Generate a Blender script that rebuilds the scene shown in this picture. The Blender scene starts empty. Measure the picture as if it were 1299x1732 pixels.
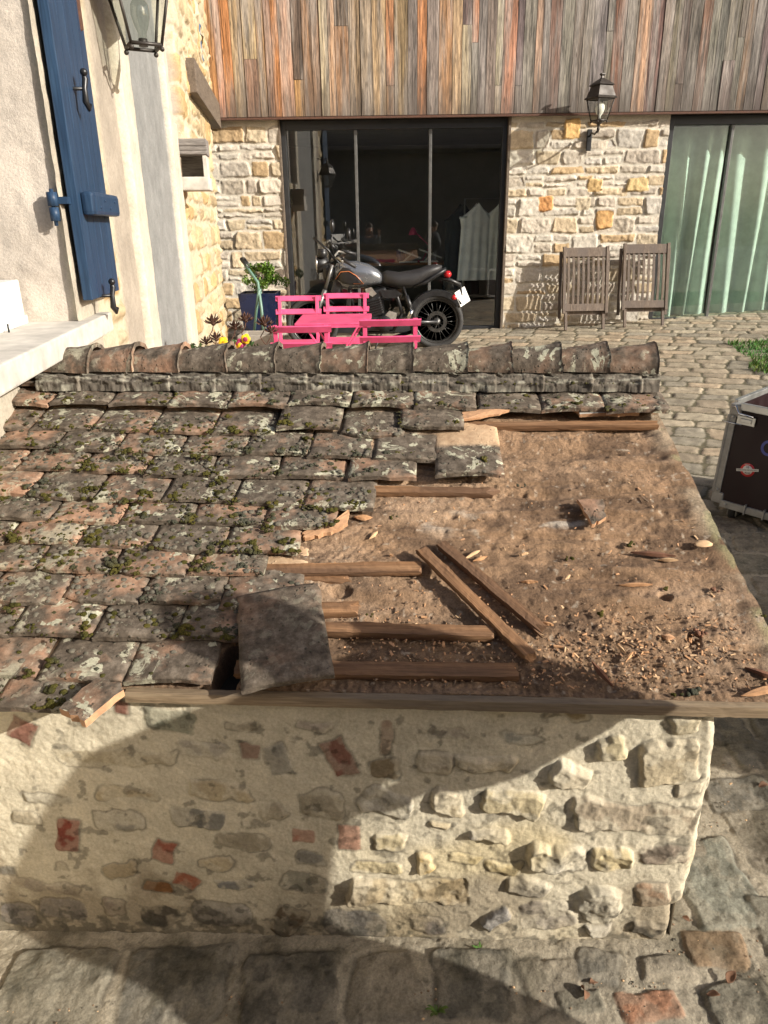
import bpy, bmesh, math, random
import numpy as np
from math import *
from mathutils import Vector, Matrix, noise as mnoise
random.seed(7); rng=np.random.RandomState(11)
SC=bpy.context.scene; COL=SC.collection

# ---------------------------------------------------------------- camera, sky, sun
PITCH=radians(21.1); ROLL=radians(.8); FP=1251.
cF=np.array([0,cos(PITCH),-sin(PITCH)]); _u=np.array([0,sin(PITCH),cos(PITCH)]); _r=np.array([1.,0,0])
cR=cos(ROLL)*_r-sin(ROLL)*_u; cU=sin(ROLL)*_r+cos(ROLL)*_u
cam=bpy.data.cameras.new('camera'); cam.sensor_fit='VERTICAL'; cam.sensor_height=36; cam.lens=36*FP/1732
cam.clip_start=.02; cam.clip_end=500
co=bpy.data.objects.new('camera',cam); COL.objects.link(co); SC.camera=co
co.matrix_world=Matrix(((cR[0],cU[0],-cF[0],0),(cR[1],cU[1],-cF[1],0),(cR[2],cU[2],-cF[2],0),(0,0,0,1)))
SUN=np.array([-1.8,1.,-.92]); SUN/=np.linalg.norm(SUN)
W=bpy.data.worlds.new('World'); SC.world=W; W.use_nodes=True
nt=W.node_tree; sky=nt.nodes.new('ShaderNodeTexSky'); sky.sky_type='NISHITA'; sky.sun_disc=False
sky.dust_density=4.; sky.air_density=.8; sky.sun_elevation=asin(-SUN[2]); sky.sun_rotation=atan2(-SUN[0],-SUN[1])
bg=nt.nodes['Background']; bg.inputs[1].default_value=.10; nt.links.new(sky.outputs[0],bg.inputs[0])
sl=bpy.data.lights.new('sun','SUN'); sl.energy=5.0; sl.angle=radians(.45); sl.color=(1,.95,.86)
so=bpy.data.objects.new('sun',sl); COL.objects.link(so)
so.rotation_euler=Vector(SUN).to_track_quat('-Z','Y').to_euler()
SC.view_settings.view_transform='Standard'; SC.view_settings.look='None'; SC.view_settings.exposure=.56; SC.view_settings.gamma=1
SC.render.resolution_x=768; SC.render.resolution_y=1024

# ---------------------------------------------------------------- geometry frames
def ray(x,y): return cF+(x-649.5)/FP*cR-(y-866)/FP*cU
def hit(x,y,n,d):
    v=ray(x,y); return v*(d/np.dot(n,v))
al=radians(4); SE=np.array([cos(al),-sin(al),0]); SN=np.array([sin(al),cos(al),0]); SD=1.27*cos(al)   # shed: along eave, back
Z3=np.array([0,0,1.])
sr=radians(22); RN=np.array([-sin(sr)*SN[0],-sin(sr)*SN[1],cos(sr)]); RU=np.array([SN[0]*cos(sr),SN[1]*cos(sr),sin(sr)])
RO=SN*(SD-.05)+Z3*(-.9225+.05); RD=RN@RO
def roof(x,y,h=0.):                      # photo pixel -> (s, v) on the roof plane
    P=hit(x,y,RN,RD+h)-RO; return P@SE,P@RU
def RP(s,v,h=0.): return RO+SE*s+RU*v+RN*h
def gz(x,y): return -1.57+.04*x+.0353*(y-1.27)+.065*np.exp(-((y-5.5)/1.1)**2)*np.clip((1.6-x)/.8,0,1)
GN=np.array([-.04,-.0353,1]); GD=-1.57-.0353*1.27
def gnd(x,y): return hit(x,y,GN,GD)
AW=.117; LD=np.array([-AW,1,0]); LD/=np.linalg.norm(LD); LN=np.array([LD[1],-LD[0],0]); L0=np.array([-1.03,2.27,0]); LDd=LN@L0
def fac(x,y,off=0.):                     # photo pixel -> (t,z) on the left facade
    P=hit(x,y,LN,LDd+off); return (P-L0)@LD,P[2]
def LP(t,z,off=0.): return L0+LD*t+LN*off+Z3*z
BY=9.5
def back(x,y,Y=BY): return hit(x,y,np.array([0,1.,0]),Y)

# ---------------------------------------------------------------- noise
_T=rng.rand(256,256)
def vn(x,y,seed=0):
    x=np.asarray(x,float)+seed*17.37; y=np.asarray(y,float)+seed*31.91
    xi=np.floor(x).astype(int); yi=np.floor(y).astype(int); fx=x-xi; fy=y-yi
    fx=fx*fx*(3-2*fx); fy=fy*fy*(3-2*fy)
    a=_T[xi&255,yi&255]; b=_T[(xi+1)&255,yi&255]; c=_T[xi&255,(yi+1)&255]; d=_T[(xi+1)&255,(yi+1)&255]
    return (a*(1-fx)+b*fx)*(1-fy)+(c*(1-fx)+d*fx)*fy
def fbm(x,y,seed=0,o=4):
    s=0;a=.5;t=0
    for i in range(o):
        s=s+a*vn(x*2**i,y*2**i,seed+i); t+=a; a*=.5
    return s/t
def sm(x,a,b):
    t=np.clip((x-a)/(b-a),0,1); return t*t*(3-2*t)

# ---------------------------------------------------------------- object helpers
def tag(o,label=None,cat=None,group=None,kind=None):
    if label: o['label']=label
    if cat: o['category']=cat
    if group: o['group']=group
    if kind: o['kind']=kind
    return o
def empty(name,loc=(0,0,0),label=None,cat=None,group=None,rz=0):
    o=bpy.data.objects.new(name,None); COL.objects.link(o); o.location=loc; o.rotation_euler=(0,0,rz)
    o.empty_display_size=.1
    return tag(o,label,cat,group)
def link(name,me,mat,parent=None):
    o=bpy.data.objects.new(name,me); COL.objects.link(o)
    if mat is not None:
        for m in (mat if isinstance(mat,(list,tuple)) else [mat]): me.materials.append(m)
    if parent is not None: o.parent=parent; 
    return o
def gridobj(name,P,C,mat,parent=None,smooth=True,flip=False,keep=None):
    ny,nx=P.shape[:2]; idx=np.arange(ny*nx).reshape(ny,nx)
    q=np.stack([idx[:-1,:-1],idx[:-1,1:],idx[1:,1:],idx[1:,:-1]],-1)
    if flip: q=q[...,::-1]
    if keep is not None: q=q[keep[:-1,:-1]]
    q=q.reshape(-1,4)
    me=bpy.data.meshes.new(name); me.vertices.add(ny*nx); me.vertices.foreach_set('co',P.reshape(-1).astype(np.float32))
    me.loops.add(q.size); me.loops.foreach_set('vertex_index',q.reshape(-1).astype(np.int32))
    me.polygons.add(len(q)); me.polygons.foreach_set('loop_start',np.arange(0,q.size,4,dtype=np.int32))
    if smooth: me.polygons.foreach_set('use_smooth',np.ones(len(q),bool))
    me.update(calc_edges=True); me.validate()
    if C is not None:
        a=me.color_attributes.new('Col','FLOAT_COLOR','POINT')
        cc=np.ones((ny*nx,4),np.float32); cc[:,:3]=np.clip(C.reshape(-1,3),0,1); a.data.foreach_set('color',cc.reshape(-1))
    return link(name,me,mat,parent)
class MB:
    def __init__(s): s.b=bmesh.new()
    def box(s,c,d,R=None,bev=0,mi=0):
        r=bmesh.ops.create_cube(s.b,size=1); vs=r['verts']
        M=Matrix.Translation(Vector(c))@((R.to_4x4()) if R is not None else Matrix())@Matrix.Diagonal((d[0],d[1],d[2],1))
        bmesh.ops.transform(s.b,matrix=M,verts=vs)
        fs=set(f for v in vs for f in v.link_faces)
        for f in fs: f.material_index=mi
        if bev:
            es=list(set(e for v in vs for e in v.link_edges))
            bmesh.ops.bevel(s.b,geom=es,offset=bev,segments=2,affect='EDGES',profile=.6)
        return s
    def tube(s,pts,r,n=8,mi=0,closed=False,cap=True):
        pts=[Vector(p) for p in pts]; rs=r if isinstance(r,(list,tuple)) else [r]*len(pts)
        rings=[];N=len(pts)
        ref=None
        for i,p in enumerate(pts):
            if closed: d=pts[(i+1)%N]-pts[i-1]
            else: d=pts[min(i+1,N-1)]-pts[max(i-1,0)]
            d.normalize()
            if ref is None: ref=Vector((0,0,1)) if abs(d.z)<.9 else Vector((1,0,0))
            a=d.cross(ref).normalized(); b=a.cross(d).normalized(); ref=b
            rings.append([s.b.verts.new(p+(a*cos(2*pi*k/n)+b*sin(2*pi*k/n))*rs[i]) for k in range(n)])
        m=N if closed else N-1
        for i in range(m):
            A=rings[i];B=rings[(i+1)%N]
            for k in range(n):
                f=s.b.faces.new((A[k],A[(k+1)%n],B[(k+1)%n],B[k])); f.smooth=True; f.material_index=mi
        if cap and not closed:
            for R_ in (rings[0],rings[-1]):
                try: f=s.b.faces.new(R_); f.material_index=mi
                except: pass
        return s
    def lathe(s,prof,c=(0,0,0),n=20,M=None,mi=0,smooth=True):
        rings=[]
        for (r,z) in prof:
            rings.append([s.b.verts.new((M@Vector((r*cos(2*pi*k/n),r*sin(2*pi*k/n),z)) if M else Vector((r*cos(2*pi*k/n),r*sin(2*pi*k/n),z)))+Vector(c)) for k in range(n)])
        for A,B in zip(rings,rings[1:]):
            for k in range(n):
                f=s.b.faces.new((A[k],A[(k+1)%n],B[(k+1)%n],B[k])); f.smooth=smooth; f.material_index=mi
        for R_ in (rings[0],rings[-1]):
            try: f=s.b.faces.new(R_); f.material_index=mi
            except: pass
        return s
    def ball(s,c,r,sub=2,sc=(1,1,1),R=None,mi=0,jit=0):
        q=bmesh.ops.create_icosphere(s.b,subdivisions=sub,radius=1); vs=q['verts']
        if jit:
            for v in vs: v.co*=1+jit*(mnoise.noise(v.co*1.7+Vector(c)*13)+.5*mnoise.noise(v.co*4+Vector(c)*31))
        M=Matrix.Translation(Vector(c))@(R.to_4x4() if R is not None else Matrix())@Matrix.Diagonal((r*sc[0],r*sc[1],r*sc[2],1))
        bmesh.ops.transform(s.b,matrix=M,verts=vs)
        for f in set(f for v in vs for f in v.link_faces): f.smooth=True; f.material_index=mi
        return s
    def prism(s,poly,d0,d1,M=None,mi=0):      # poly in (x,z), extruded along y
        A=[s.b.verts.new((x,d0,z)) for x,z in poly]; B=[s.b.verts.new((x,d1,z)) for x,z in poly]
        fs=[s.b.faces.new(A),s.b.faces.new(B[::-1])]
        n=len(poly)
        for i in range(n): fs.append(s.b.faces.new((A[i],B[i],B[(i+1)%n],A[(i+1)%n])))
        for f in fs: f.material_index=mi
        if M: bmesh.ops.transform(s.b,matrix=M,verts=A+B)
        return s
    def quad(s,pts,mi=0):
        f=s.b.faces.new([s.b.verts.new(Vector(p)) for p in pts]); f.material_index=mi; return s
    def build(s,name,mat,parent=None):
        bmesh.ops.recalc_face_normals(s.b,faces=s.b.faces[:])
        me=bpy.data.meshes.new(name); s.b.to_mesh(me); s.b.free()
        return link(name,me,mat,parent)
_ico={}
def ico(sub):
    if sub not in _ico:
        L=[]
        for k in range(14):
            b=bmesh.new(); bmesh.ops.create_icosphere(b,subdivisions=sub,radius=1); b.verts.ensure_lookup_table()
            for v in b.verts: v.co*=1+.35*(mnoise.noise(v.co*1.7+Vector((k*13,1,2)))+.5*mnoise.noise(v.co*4+Vector((k*31,3,4))))
            L.append((np.array([v.co[:] for v in b.verts]),np.array([[v.index for v in f.verts] for f in b.faces]))); b.free()
        _ico[sub]=L
    return _ico[sub]
class Cloud:
    def __init__(s): s.V=[];s.F=[];s.M=[];s.n=0
    def ball(s,c,r,sub=2,sc=(1,1,1),R=None,mi=0,jit=0):
        v,f=random.choice(ico(sub)); a=random.uniform(0,2*pi); ca,sa=cos(a),sin(a)
        p=np.stack([v[:,0]*ca-v[:,1]*sa,v[:,0]*sa+v[:,1]*ca,v[:,2]],-1)*(r*np.array(sc)); p=p@np.array(R).T+np.array(c)
        s.V.append(p); s.F.append(f+s.n); s.M.append(np.full(len(f),mi,np.int32)); s.n+=len(v)
    def build(s,name,mat,parent=None):
        V=np.concatenate(s.V); F_=np.concatenate(s.F); me=bpy.data.meshes.new(name); me.vertices.add(len(V)); me.vertices.foreach_set('co',V.reshape(-1).astype(np.float32))
        me.loops.add(F_.size); me.loops.foreach_set('vertex_index',F_.reshape(-1).astype(np.int32)); me.polygons.add(len(F_)); me.polygons.foreach_set('loop_start',np.arange(0,F_.size,3,dtype=np.int32))
        me.polygons.foreach_set('use_smooth',np.ones(len(F_),bool)); me.update(calc_edges=True); o=link(name,me,mat,parent); me.polygons.foreach_set('material_index',np.concatenate(s.M)); return o
def copy_tree(o,parent=None):
    c=o.copy(); COL.objects.link(c); c.parent=parent
    for ch in list(o.children): copy_tree(ch,c)
    return c

# ---------------------------------------------------------------- materials
class NT:
    def __init__(s,name):
        s.m=bpy.data.materials.new(name); s.m.use_nodes=True; s.t=s.m.node_tree; s.p=s.t.nodes['Principled BSDF']; s.out=s.t.nodes['Material Output']
    def n(s,t,**k):
        x=s.t.nodes.new(t)
        for a,v in k.items(): setattr(x,a,v)
        return x
    def l(s,a,b): s.t.links.new(a,b)
    def coord(s,kind='Object',scale=(1,1,1),rnd=False,rot=(0,0,0)):
        tc=s.n('ShaderNodeTexCoord'); mp=s.n('ShaderNodeMapping'); mp.inputs['Scale'].default_value=scale; mp.inputs['Rotation'].default_value=rot
        src=tc.outputs[kind]
        if rnd:
            oi=s.n('ShaderNodeObjectInfo'); m=s.n('ShaderNodeMath',operation='MULTIPLY'); m.inputs[1].default_value=37.
            s.l(oi.outputs['Random'],m.inputs[0]); ad=s.n('ShaderNodeVectorMath',operation='ADD'); s.l(src,ad.inputs[0]); s.l(m.outputs[0],ad.inputs[1]); src=ad.outputs[0]
        s.l(src,mp.inputs[0]); return mp.outputs[0]
    def noise(s,co,scale,detail=4,rough=.6,dist=0):
        x=s.n('ShaderNodeTexNoise'); x.inputs['Scale'].default_value=scale; x.inputs['Detail'].default_value=detail; x.inputs['Roughness'].default_value=rough; x.inputs['Distortion'].default_value=dist
        s.l(co,x.inputs['Vector']); return x.outputs[0]
    def vor(s,co,scale,feat='F1',out=0):
        x=s.n('ShaderNodeTexVoronoi'); x.feature=feat; x.inputs['Scale'].default_value=scale; s.l(co,x.inputs['Vector']); return x.outputs[out]
    def ramp(s,f,*st):
        x=s.n('ShaderNodeValToRGB'); cr=x.color_ramp
        while len(cr.elements)<len(st): cr.elements.new(.5)
        for e,(p,c) in zip(cr.elements,st):
            e.position=p; e.color=(c,c,c,1) if isinstance(c,(int,float)) else tuple(c)+(1,)
        s.l(f,x.inputs[0]); return x.outputs[0]
    def mix(s,f,a,b,mode='MIX'):
        x=s.n('ShaderNodeMix',data_type='RGBA',blend_type=mode)
        for v,i in ((f,0),(a,6),(b,7)):
            if isinstance(v,(int,float)): x.inputs[i].default_value=v if i==0 else (v,v,v,1)
            elif isinstance(v,tuple): x.inputs[i].default_value=v+(1,)
            else: s.l(v,x.inputs[i])
        return x.outputs[2]
    def mul(s,a,b,op='MULTIPLY'):
        x=s.n('ShaderNodeMath',operation=op)
        for v,i in ((a,0),(b,1)):
            if isinstance(v,(int,float)): x.inputs[i].default_value=v
            else: s.l(v,x.inputs[i])
        return x.outputs[0]
    def bump(s,h,st=.5,d=.002,prev=None):
        x=s.n('ShaderNodeBump'); x.inputs['Strength'].default_value=st; x.inputs['Distance'].default_value=d; s.l(h,x.inputs['Height'])
        if prev is not None: s.l(prev,x.inputs['Normal'])
        return x.outputs[0]
    def fin(s,col,rough=.8,normal=None,**k):
        if isinstance(col,tuple): s.p.inputs['Base Color'].default_value=col+(1,)
        else: s.l(col,s.p.inputs['Base Color'])
        if isinstance(rough,(int,float)): s.p.inputs['Roughness'].default_value=rough
        else: s.l(rough,s.p.inputs['Roughness'])
        if normal is not None: s.l(normal,s.p.inputs['Normal'])
        for a,v in k.items(): s.p.inputs[a.replace('_',' ')].default_value=v
        return s.m
def plain(name,col,rough=.6,metal=0,var=.25,sc=30,bd=.0006,bs=.3,**k):
    m=NT(name); c=m.coord('Object',rnd=True); n=m.noise(c,sc,5); f=m.ramp(n,(.3,1-var),(.7,1+var*.4))
    cc=m.mix(1.,col,f,'MULTIPLY'); r=m.ramp(m.noise(c,sc*.5,3),(.3,max(rough-.12,.03)),(.7,min(rough+.12,1)))
    return m.fin(cc,r,m.bump(n,bs,bd),Metallic=metal,**k)
def attrmat(name,sc=60,var=.3,bd=.002,bs=.6,rough=.9,sc2=8):
    m=NT(name); a=m.n('ShaderNodeAttribute',attribute_name='Col'); c=m.coord('Object')
    n=m.noise(c,sc,6,.7); n2=m.noise(c,sc2,5,.6)
    f=m.ramp(n,(.25,1-var),(.75,1+var*.5)); f2=m.ramp(n2,(.3,.82),(.7,1.1))
    cc=m.mix(1.,m.mix(1.,a.outputs[0],f,'MULTIPLY'),f2,'MULTIPLY')
    b=m.bump(n2,.3,bd*2); b=m.bump(n,bs,bd,b)
    return m.fin(cc,rough,b,Specular_IOR_Level=.25)
M_mortar=attrmat('lime_mortar',150,.28,.0022,.7,.95,14)
M_stone=attrmat('rubble_stone',70,.3,.004,.7,.9,9)
M_pave=attrmat('paving_stone',160,.45,.0035,.9,.9,11)
M_soil=attrmat('roof_bedding',190,.5,.004,.8,1.,22)
M_render=attrmat('rough_render',110,.22,.004,.9,.95,5)

def woodmat(name,axis,cols,grain=1.,rough=.75,var=True,knots=False,bd=.0012):
    m=NT(name); sc=[28*grain]*3; sc[axis]=1.3*grain
    c=m.coord('Object',scale=tuple(sc),rnd=True)
    n=m.noise(c,1.6,7,.65,.6); n1=m.noise(c,5.,4,.6)
    sc2=[5.*grain]*3; sc2[axis]=.7*grain; c2=m.coord('Object',scale=tuple(sc2),rnd=True); nb=m.noise(c2,1.,4,.6)
    col=m.ramp(n,(.25,cols[0]),(.5,cols[1]),(.75,cols[2]))
    if len(cols)>3: col=m.mix(m.ramp(nb,(.42,0),(.62,1)),col,cols[3])
    col=m.mix(1.,col,m.ramp(n1,(.3,.72),(.6,1.08)),'MULTIPLY')
    h=m.mul(n,1.); b=m.bump(h,.7,bd); b=m.bump(n1,.5,bd*.6,b)
    return m.fin(col,rough,b,Specular_IOR_Level=.3)
M_batten=woodmat('old_batten_wood',0,[(.055,.027,.014),(.27,.14,.065),(.46,.27,.14),(.13,.072,.04)],2.,bd=.002)
M_beam=woodmat('grey_eave_wood',0,[(.12,.085,.05),(.25,.18,.11),(.36,.28,.18),(.17,.13,.09)],1.8)
M_splint=plain('splintered_wood',(.50,.27,.13),.8,var=.4,sc=40)
M_teak=woodmat('weathered_teak',2,[(.06,.045,.035),(.14,.105,.08),(.26,.21,.165),(.12,.095,.08)],1.6)
M_oldbeam=woodmat('old_lintel_oak',1,[(.07,.055,.04),(.13,.10,.075),(.18,.145,.11)],1.)

def tilemat(name,clean=.140,dark=.15,lich_=1.):
    m=NT(name); c=m.coord('Object',rnd=True); tc=m.n('ShaderNodeTexCoord'); sp=m.n('ShaderNodeSeparateXYZ'); m.l(tc.outputs['Object'],sp.inputs[0])
    oi=m.n('ShaderNodeObjectInfo')
    n1=m.noise(c,9,6,.62); n2=m.noise(c,38,6,.7); n3=m.noise(c,10,6,.72,1.); n4=m.noise(c,130,4,.7)
    clay=m.ramp(n2,(.3,(.22,.125,.08)),(.5,(.33,.195,.125)),(.72,(.43,.28,.19)))
    pat=m.ramp(n2,(.3,(.042,.033,.025)),(.5,(.105,.083,.062)),(.72,(.22,.18,.14)))
    thr=m.mul(oi.outputs['Random'],.16,'MULTIPLY')
    f=m.mul(m.mul(n1,thr,'ADD'),0.,'ADD'); f=m.ramp(f,(.40+(.045 if dark==0 else 0),dark),(.56+(.06 if dark==0 else 0),1))
    col=m.mix(f,clay,pat)
    # pale lichen: crusty rosettes broken by noise
    vo=m.vor(m.mix(.06,c,m.noise(c,30,3,.6)),26,'F1'); li=m.ramp(m.mul(vo,m.mul(n3,.5),'SUBTRACT'),(0,1),(.05,0))
    lich=m.ramp(n4,(.3,(.25,.235,.17)),(.7,(.52,.50,.37)))
    gate=m.ramp(m.noise(c,6,3,.5),(.45,0),(.55,1))
    col=m.mix(m.mul(m.mul(li,gate),lich_),col,lich)
    lb=m.ramp(n3,(.555,0),(.585,1)); g2=m.ramp(m.noise(c,5.,2,.5),(.50,0),(.56,1)); col=m.mix(m.mul(m.mul(lb,g2),lich_),col,lich)
    # small dark cushions
    v2=m.vor(c,75,'F1'); dk=m.ramp(v2,(.12,1),(.28,0)); g3=m.ramp(m.noise(c,14,3,.6),(.48,0),(.56,1)); dm=m.mul(dk,g3); col=m.mix(m.mul(dm,.85),col,(.05,.05,.035))
    # protected head of the tile stays clean
    cl=m.ramp(m.mul(m.mul(sp.outputs[1],m.mul(n2,.03),'ADD'),1.,'MULTIPLY'),(clean,0),(clean+.02,1))
    fresh=m.ramp(n2,(.3,(.34,.22,.13)),(.7,(.52,.37,.235)))
    col=m.mix(cl,col,fresh)
    b=m.bump(n2,.6,.003); b=m.bump(dm,.7,.004,b); b=m.bump(li,.4,.002,b); b=m.bump(n4,.5,.0012,b)
    return m.fin(col,.92,b,Specular_IOR_Level=.2)
M_tile=tilemat('weathered_clay_tile'); M_ridge=tilemat('weathered_ridge_tile',9.,.55,1.); M_warm=tilemat('warm_clay_tile',.14,.0,.55); M_redridge=tilemat('red_ridge_tile',9.,0.,.5); M_dtile=tilemat('dark_slipped_tile',9.,.6,.15)
M_clay=plain('broken_clay',(.50,.28,.15),.95,var=.35,sc=45,bd=.002,bs=.6)
def mossmat():
    m=NT('moss'); c=m.coord('Object'); n=m.noise(c,28,4,.6); n2=m.noise(c,420,3,.7); n0=m.noise(c,9,3)
    col=m.ramp(n,(.3,(.035,.032,.014)),(.45,(.075,.07,.018)),(.6,(.11,.095,.025)),(.75,(.16,.13,.028)))
    col=m.mix(m.ramp(n0,(.5,0),(.6,1)),col,(.085,.085,.06))
    col=m.mix(1.,col,m.ramp(n2,(.3,.5),(.7,1.3)),'MULTIPLY')
    return m.fin(col,1.,m.bump(n2,1.,.006),Specular_IOR_Level=.1)
M_moss=mossmat(); M_cush=plain('grey_lichen_cushion',(.13,.115,.085),1.,var=.5,sc=120,bd=.002,bs=.8)
M_black=plain('black_paint',(.012,.012,.013),.4,var=.3)
M_frame=plain('anthracite_aluminium',(.022,.023,.025),.4,var=.2,sc=12)
M_rust=plain('rusty_iron',(.10,.045,.028),.85,var=.5,sc=60,bd=.001)
M_iron=plain('wrought_iron',(.045,.04,.037),.55,.3,var=.4,sc=40)
M_pink=plain('pink_lacquer',(.70,.085,.21),.5,var=.2,sc=12,bd=.0002)
M_alu=plain('aluminium_profile',(.42,.42,.40),.38,.75,var=.25,sc=14)
M_zinc=plain('worn_zinc_profile',(.30,.29,.265),.6,.25,var=.3,sc=18)
M_chrome=plain('polished_steel',(.6,.6,.6),.16,1.,var=.1)
M_white=plain('white_paint',(.64,.63,.60),.6,var=.12,sc=9)
M_slab=plain('pale_limestone',(.52,.485,.43),.85,var=.3,sc=14,bd=.0015)
def glassmat(name,tint,refl=.06,rough=0.,gc=(1,1,1)):
    m=NT(name); t=m.t; t.nodes.remove(m.p); tr=m.n('ShaderNodeBsdfTransparent'); tr.inputs[0].default_value=tint+(1,)
    gl=m.n('ShaderNodeBsdfGlossy'); gl.inputs['Roughness'].default_value=rough; gl.inputs[0].default_value=gc+(1,)
    lw=m.n('ShaderNodeFresnel'); lw.inputs[0].default_value=1.5; ge=m.n('ShaderNodeNewGeometry'); f=m.mul(m.mul(lw.outputs[0],refl,'ADD'),m.mul(1.,ge.outputs['Backfacing'],'SUBTRACT'))
    mx=m.n('ShaderNodeMixShader'); m.l(f,mx.inputs[0]); m.l(tr.outputs[0],mx.inputs[1]); m.l(gl.outputs[0],mx.inputs[2]); m.l(mx.outputs[0],m.out.inputs[0]); return m.m
M_glass=glassmat('door_glass',(.90,.93,.925),.10)
M_glassg=glassmat('green_tinted_glass',(.90,.955,.935),.07)
M_lglass=glassmat('lantern_glass',(.86,.88,.86),.05,.02)

# ---------------------------------------------------------------- stone field
def field(U,V,stones,base,bn=.004,bs=12,seed=0,warp=.012,wsc=14,edge=.014,smear=0.,smf=24,tl=.10,crag=0.,rim=0.,rw=.004):
    """stones: (cu,cv,hw,hh,ang,prot,col,rough,round). returns height, colour on grids U,V"""
    H=(fbm(U*bs,V*bs,seed+40,5)-.5)*2*bn
    C=np.ones(U.shape+(3,))*np.array(base); C*= (0.86+.28*fbm(U*5,V*5,seed+9,4))[...,None]
    Uw=U+(fbm(U*wsc,V*wsc,seed+1,3)-.5)*2*warp; Vw=V+(fbm(U*wsc,V*wsc,seed+5,3)-.5)*2*warp
    u0=U[0,0]; v0=V[0,0]; du=U[0,1]-U[0,0]; dv=V[1,0]-V[0,0]
    for i,(cu,cv,hw,hh,an,pr,col,rg,rd) in enumerate(stones):
        R=hypot(hw,hh)+warp*1.5
        a=max(0,int((cu-R-u0)/du)); b=min(U.shape[1],int((cu+R-u0)/du)+2); c=max(0,int((cv-R-v0)/dv)); d=min(U.shape[0],int((cv+R-v0)/dv)+2)
        if b<=a or d<=c: continue
        S=(slice(c,d),slice(a,b)); wk=1. if rg>.0016 else .6; x=U[S]+(Uw[S]-U[S])*wk-cu; y=V[S]+(Vw[S]-V[S])*wk-cv; ca,sa=cos(an),sin(an); x,y=x*ca+y*sa,-x*sa+y*ca
        x=x/(1+.18*sin(i*1.7)*y/max(hh,.01)*.5)
        r=min(hw,hh)*rd; qx=np.abs(x)-(hw-r); qy=np.abs(y)-(hh-r)
        sd=np.hypot(np.maximum(qx,0),np.maximum(qy,0))+np.minimum(np.maximum(qx,qy),0)-r
        k=sm(-sd,0,edge); k2=sm(-sd,0,.004)*(1-(smear if rg>.0016 else smear*.45)*sm(fbm(U[S]*smf,V[S]*smf,seed+i+500,4)+.12*(1-sm(-sd,0,min(hw,hh)*.8)),.50,.62))
        nz=(fbm(U[S]*26,V[S]*26,seed+i,4)-.5)*2*rg+ (fbm(U[S]*9,V[S]*9,seed+i*3,2)-.5)*rg*1.6
        tilt=(x*sin(i*2.1)+y*cos(i*1.3))*tl*(rg/.01 if rg<.01 else 1)
        if crag: nz=nz-np.abs(fbm(U[S]*38+5,V[S]*38,seed+i+900,4)-.5)*2*rg*crag+rg*.5*crag
        H[S]=H[S]*(1-k)+(pr+nz+tilt)*k
        if rim: rr_=rim*np.exp(-(sd/rw)**2)*sm(fbm(U[S]*12,V[S]*12,seed+i+333,3),.35,.6); C[S]=C[S]*(1-rr_[...,None])  # dirt line along stone edges, painted to look like joint occlusion
        cn=.78+.44*fbm(U[S]*22,V[S]*22,seed+i+77,4)
        C[S]=C[S]*(1-k2[...,None])+(np.array(col)*cn[...,None])*k2[...,None]
    return H,C
def courses(W,Hh,rnd,pal,hmin=.10,hmax=.2,wmin=.14,wmax=.36,gap=.016,prot=.016,rg=.008,rd=.35,split=.25,jit=.05):
    st=[]; z=gap
    while z<Hh-.03:
        h=min(rnd.uniform(hmin,hmax),Hh-z); u=-rnd.uniform(0,wmax)
        while u<W:
            w=rnd.uniform(wmin,wmax)*(.75 if rnd.random()<.3 else 1)
            def put(cu,cv,hw,hh):
                col=rnd.choice(pal); f=rnd.uniform(.85,1.12)
                st.append((cu,cv,hw,hh,rnd.uniform(-jit,jit),prot*rnd.uniform(.6,1.3),tuple(c*f for c in col),rg*rnd.uniform(.7,1.3),rd*rnd.uniform(.6,1.4)))
            if rnd.random()<split and h>.11:
                k=rnd.uniform(.4,.6); put(u+w/2,z+h*k/2,w/2-gap/2,h*k/2-gap/2); put(u+w/2,z+h*(1+k)/2,w/2-gap/2,h*(1-k)/2-gap/2)
            else: put(u+w/2,z+h/2,w/2-gap/2,h/2-gap/2)
            u+=w
        z+=h
    return st
def mesh_wall(name,u0,u1,v0,v1,res,fn,stones,base,mat,parent,seed,flip=False,**k):
    nu=int((u1-u0)/res)+1; nv=int((v1-v0)/res)+1
    U,V=np.meshgrid(np.linspace(u0,u1,nu),np.linspace(v0,v1,nv)); H,C=field(U,V,stones,base,seed=seed,**k)
    return gridobj(name,fn(U,V,H),C,mat,parent,flip=flip)

# ================================================================ GROUND
def gstone(x,y,w,h,an,col,pr=.012,rg=.006,rd=.3):
    a=gnd(x-w/2,y); b=gnd(x+w/2,y); c=gnd(x,y-h/2); d=gnd(x,y+h/2); p=gnd(x,y)
    return (p[0],p[1],abs(b[0]-a[0])/2*.95,abs(c[1]-d[1])/2*.95,an,pr*.55,col,rg,rd)
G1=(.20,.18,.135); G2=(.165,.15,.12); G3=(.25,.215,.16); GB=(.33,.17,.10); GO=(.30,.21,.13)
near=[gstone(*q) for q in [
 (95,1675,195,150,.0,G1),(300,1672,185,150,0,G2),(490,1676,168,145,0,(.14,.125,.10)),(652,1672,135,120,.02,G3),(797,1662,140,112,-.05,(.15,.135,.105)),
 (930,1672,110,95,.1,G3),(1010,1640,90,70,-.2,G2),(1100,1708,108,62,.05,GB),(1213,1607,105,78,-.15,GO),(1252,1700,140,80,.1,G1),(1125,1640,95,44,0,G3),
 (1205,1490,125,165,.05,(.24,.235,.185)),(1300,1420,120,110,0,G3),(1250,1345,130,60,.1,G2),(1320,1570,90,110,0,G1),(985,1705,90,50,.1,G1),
 (1150,1425,70,60,0,G3),(1290,1275,110,60,0,G2)]]
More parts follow.
